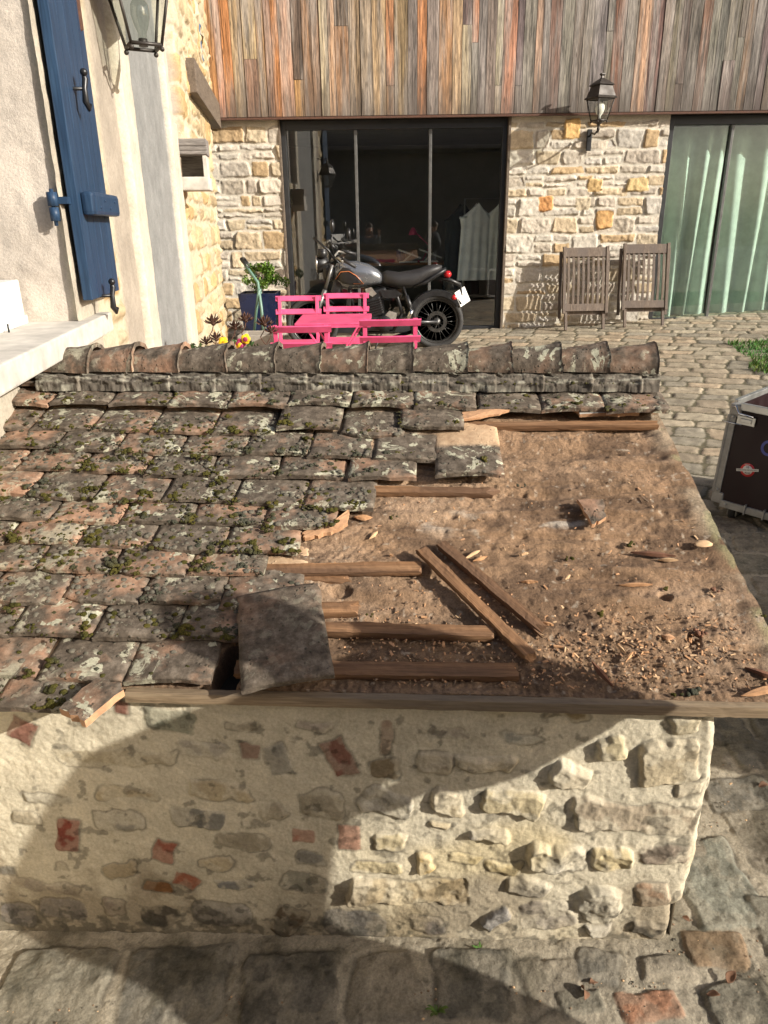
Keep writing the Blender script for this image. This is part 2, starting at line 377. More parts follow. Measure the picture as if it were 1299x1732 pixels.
near+= [(-.95+.3*i+.03*sin(i*5),.80,.135,.15,.02*sin(i),.012,[G1,G2,G3,GO][i%4],.006,.25) for i in range(12)]
rnd=random.Random(5)
for yy in np.arange(1.75,3.7,.21):
    xx=.62+rnd.random()*.1
    while xx<3.6:
        w=rnd.uniform(.2,.36)
        if not(yy<1.95 and xx<1.25): near.append((xx+w/2,yy,w/2-.016,.09,rnd.uniform(-.1,.1)-.12,.012,rnd.choice([G1,G2,G3,(.2,.17,.13)]),.008,.35))
        xx+=w
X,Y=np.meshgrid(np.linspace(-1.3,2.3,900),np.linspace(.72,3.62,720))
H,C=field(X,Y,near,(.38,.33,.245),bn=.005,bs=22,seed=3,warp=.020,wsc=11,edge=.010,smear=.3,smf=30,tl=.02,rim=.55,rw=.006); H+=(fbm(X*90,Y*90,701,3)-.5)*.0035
fil=sm(Y,1.30,1.22)*sm(Y,1.10,1.17)*sm(X,.75,.55); H+=.012*fil                      # mortar skirt at the foot of the wall
C*= (1-.45*sm(fbm(X*6,Y*6,70,5),.52,.66)[...,None]*np.array([1,1,1.05])); pt=sm(fbm(X*55,Y*55,72,3),.66,.74); H-=.0012*pt; C*=(1-.28*pt)[...,None]; C*=(.88+.24*fbm(X*120,Y*120,73,2))[...,None]
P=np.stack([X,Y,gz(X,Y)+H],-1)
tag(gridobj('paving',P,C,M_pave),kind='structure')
# far courtyard of laid setts, rows running obliquely
rnd=random.Random(9); far=[]; A=radians(-24); pal=[(.42,.35,.25),(.38,.31,.22),(.36,.31,.23),(.45,.35,.24),(.33,.29,.22),(.47,.40,.29)]
vv=-6.
while vv<14:
    h=rnd.uniform(.17,.235); uu=-8+rnd.random()*.3
    while uu<11:
        w=rnd.uniform(.2,.34); cx=uu+w/2; cy=vv+h/2; x=cx*cos(A)-cy*sin(A); y=cx*sin(A)+cy*cos(A)
        if -2.9<x<7.2 and 3.3<y<9.9: f=rnd.uniform(.8,1.15); far.append((x,y,w/2-.009,h/2-.009,A+rnd.uniform(-.04,.04),.006,tuple(c*f for c in rnd.choice(pal)),.004,.3))
        uu+=w
    vv+=h
X,Y=np.meshgrid(np.linspace(-2.6,6.6,760),np.linspace(3.6,9.8,500))
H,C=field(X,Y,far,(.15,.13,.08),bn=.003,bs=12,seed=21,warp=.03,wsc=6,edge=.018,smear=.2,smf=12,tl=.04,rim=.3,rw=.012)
P=np.stack([X,Y,gz(X,Y)+H],-1)
tag(gridobj('courtyard',P,C,M_pave),kind='structure')
X,Y=np.meshgrid(np.linspace(-60,60,60),np.linspace(-60,60,60))
C=np.ones(X.shape+(3,))*np.array((.2,.17,.12))
tag(gridobj('ground',np.stack([X,Y,gz(X,Y)*(np.hypot(X,Y)<16)+(np.hypot(X,Y)>=16)*gz(X,Y)-.04],-1),C,M_pave),kind='structure')

# grass corner
def grass():
    m=NT('grass_blades'); a=m.n('ShaderNodeAttribute',attribute_name='Col'); return m.fin(a.outputs[0],.6,Specular_IOR_Level=.3)
def blades(name,spots,hh,mat,parent=None):
    V=[];Fc=[];Cc=[]
    for (x,y,z,s,c) in spots:
        a=random.uniform(0,2*pi); ln=hh*random.uniform(.5,1.2)*s; lean=random.uniform(.1,.6)*ln; b=random.uniform(0,2*pi); w=.0045
        i=len(V); V+=[(x-w*cos(a),y-w*sin(a),z),(x+w*cos(a),y+w*sin(a),z),(x+lean*cos(b)*.4+w*.6*cos(a),y+lean*sin(b)*.4+w*.6*sin(a),z+ln*.6),(x+lean*cos(b),y+lean*sin(b),z+ln)]
        Fc+=[(i,i+1,i+2),(i,i+2,i+3)]; Cc+=[c]*4
    me=bpy.data.meshes.new(name); me.from_pydata(V,[],Fc); at=me.color_attributes.new('Col','FLOAT_COLOR','POINT')
    at.data.foreach_set('color',np.array([c+(1,) for c in Cc],np.float32).reshape(-1)); return link(name,me,mat,parent)
M_grass=grass()
g0=gnd(1222,582); g1=gnd(1299,632)
sp=[]
for i in range(26000):
    x=random.uniform(g1[0]-.2,6.3); y=random.uniform(g1[1]-1.2,8.0)
    # boundary: line through g0..g1 plus back line
    dl=(x-g0[0])*(g1[1]-g0[1])-(y-g0[1])*(g1[0]-g0[0])
    e=.25*(vn(x*2.3,y*2.3,3)-.5)
    if -dl/hypot(g1[0]-g0[0],g1[1]-g0[1])<e: continue
    if y>g0[1]+.12*(x-g0[0])+e: continue
    k=vn(x*3,y*3,8); sp.append((x,y,gz(x,y),.6+.6*k,(.05+.10*k*random.random(),.11+.11*random.random(),.015+.02*random.random())))
tag(blades('grass',sp,.055,M_grass),'short green lawn grass at the edge of the courtyard paving','grass',kind='stuff')

# ================================================================ SHED
shed=empty('lean_to_shed',tuple(RO+Z3*-.6),'low rubble stone shed with half stripped clay tile roof in the foreground','shed')
SHM=Matrix.Translation(Vector(tuple(RO+Z3*-.6))).inverted()
def sh(o): o.matrix_parent_inverse=SHM; return o
def adopt(o,root):
    o.parent=root; o.matrix_parent_inverse=Matrix.Translation(root.location).inverted(); return o
M_core=plain('dark_core',(.05,.04,.03),1.)
# --- front wall, turning round the right hand corner
zt=-.9225; WT=zt+.012; WB=-1.64
def wall_sz(x,y):
    P=hit(x,y,SN,SD); return P@SE,P[2]
BR=(.225,.11,.078); BU=(.46,.38,.25); GY=(.27,.25,.205); YL=(.47,.395,.25); BN=(.30,.24,.16); DK=(.13,.115,.09); TN=(.36,.31,.22)
SL=[ # px centre x,y, w,h, angle(deg), protrusion mm, colour, rough mm, round
(35,1238,46,40,28,1,BR,1,.1),(423,1271,36,26,5,1,BR,1,.3),(574,1284,44,66,-22,2,BR,1,.08),(116,1413,38,54,12,2,(.22,.06,.04),1,.3),(277,1441,38,38,22,1,(.30,.11,.07),1,.1),
(315,1492,42,25,25,1,(.31,.12,.07),1,.1),(268,1502,46,20,8,1,(.30,.15,.06),1.5,.5),(591,1416,40,42,-3,1,(.26,.09,.055),1,.08),(512,1414,38,24,5,0,(.36,.18,.12),1,.3),(206,1196,24,24,10,2,BR,1,.2),
(470,1288,40,54,-12,1,GY,1,.3),(287,1220,84,40,10,1,(.27,.26,.19),1,.3),(333,1386,100,34,4,2,(.23,.215,.18),3,.7),(200,1392,84,34,0,2,(.34,.31,.25),2,.6),(460,1374,48,26,-35,2,TN,2,.3),
(195,1284,210,26,0,1,(.42,.36,.25),3,.5),(340,1274,90,34,6,2,(.38,.34,.27),4,.7),(215,1345,96,20,2,2,BU,3,.6),(372,1338,108,26,4,3,BU,4,.6),(545,1364,78,46,6,2,TN,2,.6),(80,1355,76,14,0,1,GY,2,.6),
(410,1423,90,22,2,2,TN,3,.7),(365,1460,68,19,-4,2,BU,2,.7),(398,1496,68,18,-10,2,(.21,.20,.18),2,.5),(524,1452,50,18,2,1,GY,2,.6),(515,1490,78,32,4,1,(.28,.26,.2),2,.6),(193,1535,38,32,0,1,(.34,.28,.22),2,.7),
(205,1472,60,24,-20,2,BU,2,.6),(105,1466,22,18,0,1,TN,2,.8),(40,1385,52,26,0,2,TN,3,.7),(270,1552,56,34,10,1,DK,2,.6),(375,1548,98,40,0,1,(.32,.29,.24),1,.7),(487,1560,54,54,30,2,(.17,.13,.085),3,.5),
(600,1562,104,46,4,1,(.2,.19,.175),1,.6),(75,1498,110,22,6,1,(.36,.31,.24),2,.7),(15,1472,30,14,0,1,GY,2,.6),(105,1535,80,34,5,0,(.34,.31,.27),1,.7),(30,1545,60,40,0,0,(.33,.31,.29),1,.7),
(655,1248,24,62,4,1,(.38,.28,.2),1,.7),(650,1302,52,34,0,1,(.27,.21,.13),2,.6),(760,1240,60,20,3,1,(.36,.31,.24),3,.6),(880,1250,64,24,6,2,(.33,.31,.25),3,.6),(410,1234,56,12,5,1,TN,3,.6),(535,1230,60,16,8,1,(.40,.34,.27),3,.6),
(955,1210,86,22,0,2,(.29,.22,.12),3,.6),(1090,1208,50,14,0,6,BU,4,.5),(1036,1264,54,40,-12,15,YL,7,.5),(1132,1290,104,74,-6,12,(.47,.39,.26),5,.35),(968,1310,76,40,14,17,(.50,.43,.31),7,.5),
(862,1356,112,42,3,15,(.48,.40,.25),5,.55),(760,1356,54,44,10,10,BU,6,.5),(655,1358,92,44,18,8,(.42,.38,.30),8,.6),(735,1292,70,36,0,6,(.33,.27,.19),4,.6),(820,1292,104,26,2,7,BU,5,.5),(745,1397,36,12,8,6,BU,3,.6),
(822,1410,76,20,4,12,(.37,.34,.30),6,.5),(1078,1382,222,50,3,6,(.34,.28,.20),6,.3),(660,1424,66,24,0,4,YL,4,.6),(640,1466,82,22,0,6,YL,6,.6),(720,1457,36,34,0,12,(.50,.38,.20),5,.7),(785,1455,62,20,10,7,YL,5,.6),
(850,1466,58,20,3,8,YL,6,.6),(940,1446,108,46,4,14,(.44,.40,.32),10,.6),(1038,1452,80,44,0,15,(.50,.41,.24),9,.7),(1128,1442,84,34,-4,6,(.30,.24,.18),5,.4),(690,1506,204,40,-3,8,(.38,.31,.20),9,.5),
(890,1496,78,28,6,8,(.40,.36,.28),6,.6),(1015,1526,82,54,-8,16,(.40,.36,.28),10,.6),(836,1548,58,24,-48,10,(.37,.36,.34),6,.5),(925,1545,94,52,0,3,(.33,.29,.23),5,.7),(1108,1512,64,44,-18,8,(.38,.26,.17),4,.4),
(1012,1572,50,24,-5,7,(.35,.33,.3),4,.4),(1095,1572,66,26,8,7,DK,5,.5),(1165,1335,50,26,0,4,(.45,.38,.27),3,.4),(1160,1230,60,30,0,5,(.48,.41,.28),4,.4),(720,1560,60,30,0,2,(.26,.23,.2),3,.6)]
wst=[]
for (x,y,w,h,an,pr,col,rg,rd) in SL:
    cs,cz=wall_sz(x,y); a,_=wall_sz(x-w/2,y); b,_=wall_sz(x+w/2,y); _,c=wall_sz(x,y-h/2); _,d=wall_sz(x,y+h/2)
    wst.append((cs,cz,(b-a)/2,(c-d)/2,radians(-an),pr/1000.,col,rg/1000.,rd))
S0,S1=-1.3,.575
nv=int((WT-WB)/.0028)+1
edge=np.interp(np.linspace(WB,WT,nv),[-1.64,-1.545,-1.43,-1.415,-1.30,-1.12,-.91],[.55,.555,.55,.575,.585,.588,.578])
U,V=np.meshgrid(np.arange(S0,S1+.75,.0028),np.linspace(WB,WT,nv))
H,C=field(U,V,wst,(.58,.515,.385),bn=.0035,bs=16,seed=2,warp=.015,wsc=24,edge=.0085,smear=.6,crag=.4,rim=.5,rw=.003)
H+=(fbm(U*60,V*60,300,3)-.5)*.0026+(fbm(U*150,V*150,306,2)-.5)*.0018+ (fbm(U*3,V*3,310,2)-.5)*.014
st=sm(fbm(U*5,V*5,90,5)+ (-1.38-V)*1.9,.50,.72)[...,None]                            # splash dirt on the lower courses
C=C*(1-st)+C*np.array([.60,.57,.54])*st
sp_=sm(fbm(U*34,V*34,95,4),.66,.74)[...,None]*.45; C=C*(1-sp_)
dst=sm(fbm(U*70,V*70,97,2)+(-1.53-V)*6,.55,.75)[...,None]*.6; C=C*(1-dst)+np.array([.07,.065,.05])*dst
yl=sm(fbm(U*4,V*4,120,3),.5,.7)[...,None]*sm(U,-.3,.1)[...,None]; C=C*(1-yl*.7)+C*np.array([1.06,.98,.78])*yl*.7
E_=edge[:,None]+(fbm(V*9,U*0,44,3)-.5)*.02
r_=.022; d=U-(E_-r_); arc=np.clip(d/r_,0,pi/2); over=np.maximum(d-r_*pi/2,0)
pos_s=np.where(d<0,U,E_-r_+r_*np.sin(arc)); dep=np.where(d<0,0,r_*(1-np.cos(arc))+over)
nx=np.sin(arc); ny=np.cos(arc)
P=SN*SD+SE*pos_s[...,None]+SN*dep[...,None]+SE*(H*nx)[...,None]-SN*(H*ny)[...,None]+Z3*V[...,None]
fw=sh(gridobj('stone_wall',P,C,M_mortar,shed))
mb=MB(); c0=SN*(SD+1.0)+SE*(-.35)+Z3*-1.25
mb.box(tuple(SN*(SD+.36)+SE*(-.36)+Z3*(-1.28)),(1.80,.66,.70),R=Matrix.Rotation(-al,3,'Z'))
sh(mb.build('wall_core',M_core,shed))

# --- roof bedding sheet
VS=np.linspace(.045,1.18,400); SS=np.linspace(-1.42,.77,760)
U,V=np.meshgrid(SS,VS)
E1=.742-.088*V+ (fbm(V*20,U*0,60,4)-.5)*.016
U2=np.minimum(U,E1)
Hb=-.034+(fbm(U2*7,V*14,61,5)-.5)*.022+(fbm(U2*45,V*45,62,4)-.5)*.008
rough=sm(fbm(U2*4,V*4,64,3)-V*.35+.12,.42,.58); Hb+=rough*(fbm(U2*110,V*110,66,3)-.5)*.008+(fbm(U2*160,V*160,166,2)-.5)*.0018-.010*sm(fbm(U2*3,V*26,167,4),.55,.68)*sm(fbm(U2*5,V*6,168,3),.4,.6)
for q in (.13,.215,.31,.40,.49,.58,.68,.79,.885): Hb+=.007*np.exp(-((V-q-.01*np.sin(U2*5+q*9))/.016)**2)*sm(fbm(U2*3,V*20,int(q*100),3),.35,.6)
verge=sm(U2,E1-.07,E1-.015); Hb=Hb*(1-verge)+(-.029+.006*fbm(U2*30,V*30,67,3))*verge
for (x,y,rx,ry,dp) in [(380,1120,26,50,.16),(1130,995,14,9,.02),(1180,1068,14,14,.02),(575,985,22,10,.015)]:
    s_,v_=roof(x,y); a,_=roof(x+rx,y); _,b=roof(x,y-ry); Hb-=dp*sm(1-np.hypot((U2-s_)/abs(a-s_),(V-v_)/abs(b-v_)),0,.35)
for i in range(60):
    s_=random.uniform(-.3,.65); v_=random.uniform(0,.8); w=random.uniform(.004,.012); Hb-=.006*np.exp(-(((U2-s_)/w)**2+((V-v_)/(w*.8))**2))
f1=fbm(U2*3,V*7,68,6)[...,None]; f2=fbm(U2*14,V*34,69,5)[...,None]
Cb=np.array([.27,.17,.10])*(.7+.6*f2)
Cb=Cb*(1-sm(f1,.44,.62)*.75)+np.array([.39,.265,.17])*(.75+.4*f2)*sm(f1,.44,.62)*.75
dk=sm(fbm(U2*8,V*15,71,6)-.10*V,.49,.62)[...,None]*.6; Cb=Cb*(1-dk)+np.array([.10,.062,.04])*dk
low=sm(V+.12*(fbm(U2*7,V*7,72,3)-.5),.22,.06)[...,None]*.35; Cb=Cb*(1-low)+np.array([.15,.10,.065])*low
pale=.55*(sm(fbm(U2*12,V*34,73,4),.56,.75)*np.exp(-((V-.55)/.035)**2)*sm(U2,-.05,.0)*sm(U2,.45,.35))[...,None]; Cb=Cb*(1-pale)+np.array([.55,.50,.42])*pale
vg=(verge*sm(fbm(U2*12,V*12,74,4),.4,.6))[...,None]*.6; Cb=Cb*(1-vg)+(np.array([.42,.34,.235])*(.8+.4*f2))*vg
gm=(sm(U2,E1-.035,E1-.005)*sm(fbm(U2*16,V*16,75,4),.5,.6))[...,None]*.5; Cb=Cb*(1-gm)+np.array([.30,.31,.16])*gm
spk=sm(fbm(U2*85,V*85,76,2),.76,.84)[...,None]*.5; Cb=Cb*(1-spk)+np.array([.5,.42,.32])*spk
P=RO+SE*U2[...,None]+RU*V[...,None]+RN*Hb[...,None]
# skirts: extend right, eave and top edges downwards
def ext(P,C,side,dep,inn=(0,0,0)):
    dv=-RN*dep+np.array(inn)
    if side=='r': return np.concatenate([P,(P[:,-1:]+dv)],1),np.concatenate([C,C[:,-1:]],1)
    if side=='b': return np.concatenate([P[:1]+dv,P],0),np.concatenate([C[:1],C],0)
P,Cb=ext(P,Cb,'r',.075,tuple(-SE*.02)); P,Cb=ext(P,Cb,'b',.05)
sh(gridobj('roof_bedding',P,Cb,M_soil,shed))
# back slope and gable filling
mb=MB(); A_=RP(-1.42,1.07,-.10); 
RB=np.array([SN[0]*cos(sr),SN[1]*cos(sr),-sin(sr)])
for s0,s1 in ((-1.42,.62),):
    a=RP(s0,1.17,-.035); b=RP(s1,1.17,-.035); c=b+RB*1.05; d=a+RB*1.05
    mb.quad([a,b,c,d]); mb.quad([c,d,d-Z3*.6,c-Z3*.6]); 
sh(mb.build('back_slope',M_clay,shed))
mb=MB(); e1=RP(.60,.02,-.09); 
pts=[RP(.56,.04,-.08),RP(.56,1.17,-.05),RP(.56,1.17,-.05)+RB*1.03]; b2=[p.copy() for p in pts]
poly=[pts[0],pts[1],pts[2],np.array([pts[2][0],pts[2][1],-1.7]),np.array([pts[0][0],pts[0][1],-1.7])]
mb.quad(poly); sh(mb.build('gable_wall',M_slab,shed))

# --- tiles
def tile_mesh(seed,w=.181,l=.27,th=.014,chip=0.):
    r=random.Random(seed); nx_,ny_=19,27
    u,v=np.meshgrid(np.linspace(-w/2,w/2,nx_),np.linspace(0,l,ny_))
    cam_=.004+.003*r.random()
    ex=(fbm(v*26,u*0,seed+1,3)-.5)*.008; ey=(fbm(u*26,v*0,seed+2,3)-.5)*.010
    x=u+ex*(np.abs(u)/(w/2))**4; y=v+ey*(1-v/l)**4
    if chip:
        cm=sm((u*r.choice([-1,1])+w/2)/w,.75,1)*sm(1-v/l,.75,1); y=y+cm*chip
    top=th+cam_*(1-(2*u/w)**2)+(fbm(u*18,v*18,seed,4)-.5)*.006+(fbm(u*80,v*80,seed+3,3)-.5)*.0022
    ed=np.minimum(np.minimum(u+w/2,w/2-u),np.minimum(v,l-v)); top-= .003*(1-sm(ed,0,.006))
    T=np.stack([x,y,top],-1); B=np.stack([x,y,top*0+cam_*(1-(2*u/w)**2)],-1)
    V=np.concatenate([T.reshape(-1,3),B.reshape(-1,3)]); n=nx_*ny_; F_=[]
    for j in range(ny_-1):
        for i in range(nx_-1):
            a=j*nx_+i; F_+=[(a,a+1,a+nx_+1,a+nx_),(n+a,n+a+nx_,n+a+nx_+1,n+a+1)]
    rim=[i for i in range(nx_)]+[j*nx_+nx_-1 for j in range(1,ny_)]+[(ny_-1)*nx_+i for i in range(nx_-2,-1,-1)]+[j*nx_ for j in range(ny_-2,0,-1)]
    for a,b in zip(rim,rim[1:]+rim[:1]): F_.append((a,n+a,n+b,b))
    me=bpy.data.meshes.new('roof_tile'); me.from_pydata(V.tolist(),[],F_); me.materials.append(M_tile)
    for p in me.polygons: p.use_smooth=len(p.vertices)==4 and p.index<len(F_)-len(rim)
    return me
TM=[tile_mesh(200+i*7,chip=(.02 if i%4==3 else 0)) for i in range(9)]; TS=[tile_mesh(300+i*7,l=.15) for i in range(4)]; TX=[tile_mesh(350+i*7,l=.085) for i in range(4)]; TW=[]
for m_ in TM:
    m2=m_.copy(); m2.materials[0]=M_warm; TW.append(m2)
def frame(P,ex,ey,ez): return Matrix(((ex[0],ey[0],ez[0],P[0]),(ex[1],ey[1],ez[1],P[1]),(ex[2],ey[2],ez[2],P[2]),(0,0,0,1)))
TH=.014
def put_tile(s,v,h,rot=0,pitch=None,roll=0,me=None,parent=shed,name='roof_tile'):
    """lower edge centre at (s,v), top surface height h above the roof plane"""
    me=me or random.choice(TM); o=bpy.data.objects.new(name,me); COL.objects.link(o)
    k=atan(.160) if pitch is None else pitch
    Mx=frame(RP(s,v,h-TH),SE,RU,RN)@Matrix.Rotation(rot,4,'Z')@Matrix.Rotation(-k,4,'X')@Matrix.Rotation(roll,4,'Y')
    if parent is not None: o.parent=parent; o.matrix_parent_inverse=SHM
    o.matrix_basis=Mx; return o
rows=[ # y at left, y at right end, right end px, extra height
('A',689,703,1136,.014,.996),('B',727,733,463,0,.886),('C',760,774,631,0,.80),('D',796,810,581,0,.708),('E',842,860,632,0,.60),('F',880,894,567,0,.513),
('G',921,937,502,0,.425),('H',966,973,446,0,.338),('I',1019,1026,506,0,.244),('J',1078,1079,437,0,.147),('K',1148,1152,356,0,.04),('L',1199,1205,134,0,-.037)]
ntile=0
tile_spots=[]
for (nm,y0,y1,xr,ex,vd) in rows:
    sr_,vr=roof(xr,y1); sl_,vl=roof(100,y0); s=sr_; w=.1835
    while s>-1.40:
        c=s-w/2; t=(c-sl_)/(sr_-sl_) if abs(sr_-sl_)>.05 else 0
        v=vl+(vr-vl)*np.clip(t,-.3,1)+ .006*sin(c*9+y0)
        hx=ex+random.uniform(-.002,.004)
        if nm=='A': hx+= .012*exp(-((c+.25)/.35)**2)
        put_tile(c,v,hx,radians(random.uniform(-1.6,1.6)),me=random.choice(TS) if nm=='A' else (random.choice(TW) if (nm in 'HIJKL' and random.random()<.45) or c<-.85 and random.random()<.6 else None),roll=radians(random.uniform(-1.2,1.2)),pitch=atan(.160)+random.uniform(-.01,.015)); ntile+=1
        tile_spots.append((c,v,hx,w,nm)); s-=w+random.uniform(-.002,.003)
# second course under the ridge mortar
s=.66
while s>-1.3:
    put_tile(s-.09,1.085+.004*sin(s*8),.026,radians(random.uniform(-1,1)),me=random.choice(TX),pitch=.02); s-=.184; ntile+=1
# displaced but still hung tiles
for (x,y,h,rot,rl) in [(520,722,.016,0,0),(628,737,.002,-1,0),(730,722,.018,1,0),(687,777,.004,-1,1),(646,808,.004,1,0),(795,802,.012,1.5,0)]:
    s_,v_=roof(x,y,h); put_tile(s_,v_,h,radians(rot),roll=radians(rl),pitch=atan(.11)); ntile+=1
    tile_spots.append((s_,v_,h,.183,'x'))
print('tiles',ntile)
# the big slipped tile over the eave board
s_,v_=roof(487,1156,.03)
o=put_tile(s_,v_,.034,radians(14),pitch=radians(6),me=tile_mesh(901,w=.185,l=.275),parent=None,name='slipped_tile'); o.data.materials[0]=M_dtile
tag(o,'large dark clay tile slipped at an angle over the eave beam','roof tile')
# jagged fragments
def fragment(name,pts,h,tilt,label,th=.012,seed=0,mat=None,drop=0,mw=None):
    P3=[RP(*roof(x,y,h),h) for x,y in pts]; c=sum(P3)/len(P3); ex=SE; ey=RU*cos(tilt)-RN*sin(tilt)*-1; ey=ey/np.linalg.norm(ey); ez=np.cross(ex,ey)
    loc=[((p-c)@ex,(p-c)@RU) for p in P3]
    r=random.Random(seed); fine=[]
    for (a,b),(c2,d2) in zip(loc,loc[1:]+loc[:1]):
        for k in range(6):
            t=k/6; j=(.0035 if k else 0); fine.append((a+(c2-a)*t+r.uniform(-j,j),b+(d2-b)*t+r.uniform(-j,j)))
    b=bmesh.new(); T=[b.verts.new((x,y,th+r.uniform(-.001,.001))) for x,y in fine]; B=[b.verts.new((x,y,0)) for x,y in fine]
    ct=b.verts.new((0,0,th+.003)); n=len(fine); b.faces.new(B[::-1])
    for i in range(n):
        b.faces.new((T[i],T[(i+1)%n],ct)); f=b.faces.new((T[i],B[i],B[(i+1)%n],T[(i+1)%n])); f.material_index=1
    me=bpy.data.meshes.new(name); b.to_mesh(me); b.free(); o=link(name,me,[mat or M_tile,M_clay]); o.matrix_basis=frame(c-RN*drop,ex,ey,ez)
    return tag(o,label,'broken tile')
fragment('broken_tile',[(162,1150),(205,1160),(209,1176),(150,1240),(106,1214)],.012,radians(-14),'broken clay tile hanging off the left end of the eave',.017,1)
fragment('broken_tile',[(975,850),(1018,850),(1024,880),(1000,893)],-.02,0,'small grey triangular tile piece lying on the bare bedding',.012,2)
fragment('broken_tile',[(512,905),(578,880),(590,868),(588,890),(560,905),(516,914)],-.018,radians(4),'orange broken tile edge poking out beside the torn tile rows',.012,3,M_clay)
fragment('broken_tile',[(782,700),(838,694),(880,688),(880,692),(835,704),(784,712)],.004,radians(2),'thin pale curved tile sliver under the ridge course',.008,4,M_clay)
fragment('broken_tile',[(965,688),(1075,688),(1080,704),(980,706)],-.012,0,'pale cracked tile lying under the right end of the ridge course',.012,5,M_slab)
# --- ridge
yr=SN@(RP(0,1.15)); ra=hit(88,622,SN,yr); rb=hit(1100,622,SN,yr)
RIDGE0=ra; rdir=(rb-ra); rl=np.linalg.norm(rdir); rdir/=rl; rup=np.cross(rdir,SN); rup*= (1 if rup[2]>0 else -1)
def ridge_mesh(seed,L=.175,r0=.054,r1=.077):
    n1,n2=22,30; V=[]; 
    a,t=np.meshgrid(np.linspace(-.05,pi+.05,n2),np.linspace(0,1,n1))
    rr=r0+(r1-r0)*t+.004*sm(t,.85,1)+(fbm(a*3,t*6,seed,4)-.5)*.006+(fbm(a*14,t*20,seed+2,3)-.5)*.0025
    jag=(fbm(a*4,t*0,seed+5,3)-.5)*.012*t
    P=np.stack([t*L+jag,-np.cos(a)*rr*1.05,np.sin(a)*rr*.95],-1); Q=P*np.array([1,.83,.83])
    n=n1*n2; V=np.concatenate([P.reshape(-1,3),Q.reshape(-1,3)]); F_=[]
    for j in range(n1-1):
        for i in range(n2-1):
            k=j*n2+i; F_+=[(k,k+n2,k+n2+1,k+1),(n+k,n+k+1,n+k+n2+1,n+k+n2)]
    nf=len(F_)
    for j in (0,n1-1):
        for i in range(n2-1): k=j*n2+i; F_.append((k,k+1,n+k+1,n+k))
    me=bpy.data.meshes.new('ridge_tile'); me.from_pydata(V.tolist(),[],F_); me.materials.append(M_ridge)
    for p in me.polygons: p.use_smooth=p.index<nf
    return me
RM=[ridge_mesh(400+11*i) for i in range(6)]
marks=[80,163,237,313,390,470,545,622,697,785,860,940,1018,1098]
for i,(a,b) in enumerate(zip(marks,marks[1:])):
    pa=hit(a,622,SN,yr); pb=hit(b,622,SN,yr); L=(pb-pa)@rdir
    o=bpy.data.objects.new('ridge_tile',RM[i%6]); COL.objects.link(o); o.parent=shed; o.matrix_parent_inverse=SHM
    g=L/.16
    if i<3: me_=o.data.copy(); me_.materials[0]=M_redridge; o.data=me_
    o.matrix_basis=frame(pa-rdir*.01+rup*random.uniform(-.002,.003),rdir,SN,rup)@Matrix.Rotation(radians(random.uniform(-1.5,.5)),4,'Y')@Matrix.Diagonal((g*1.02,1,1,1))
# ridge mortar
nl=300; a,t=np.meshgrid(np.linspace(0,pi,44),np.linspace(0,1,900)); lum=(fbm(t*50,a*8,500,5)-.5)
ph=(t*(rl+.03)/.1415)%1.; saw=(ph-.5)*.05+.03*np.exp(-((ph-.96)/.05)**2)
rr=1+lum*.30+saw+(fbm(t*180,a*32,504,3)-.5)*.08; hh=(.034+.01*lum)*0
Yc=-np.cos(a)*.085*rr; Zc=np.sin(a)**.5*.056*rr-.056
P=ra+rdir*((t*(rl+.03))[...,None]-.02)+SN*Yc[...,None]+rup*Zc[...,None]
Cm=np.ones(P.shape)*np.array([.115,.098,.078])*(.35+1.3*fbm(t*60,a*11,501,5))[...,None]; jw=(np.exp(-((ph-.97+.04*np.sin(t*70))/.06)**2)*sm(fbm(t*60,a*6,509,3),.42,.62))[...,None]*.45; Cm=Cm*(1-jw)+np.array([.36,.31,.24])*jw
lc=sm(fbm(t*50,a*9,502,5),.56,.64)[...,None]*.6; Cm=Cm*(1-lc)+np.array([.36,.34,.27])*lc
sh(gridobj('ridge_mortar',P,Cm,M_mortar,shed,flip=True))
# end of ridge: small mortar plug
mb=MB(); mb.ball(tuple(rb-rdir*.005-rup*.0),.055,3,(.4,1,.8),jit=.3); sh(mb.build('mortar_plug',M_mortar,shed))

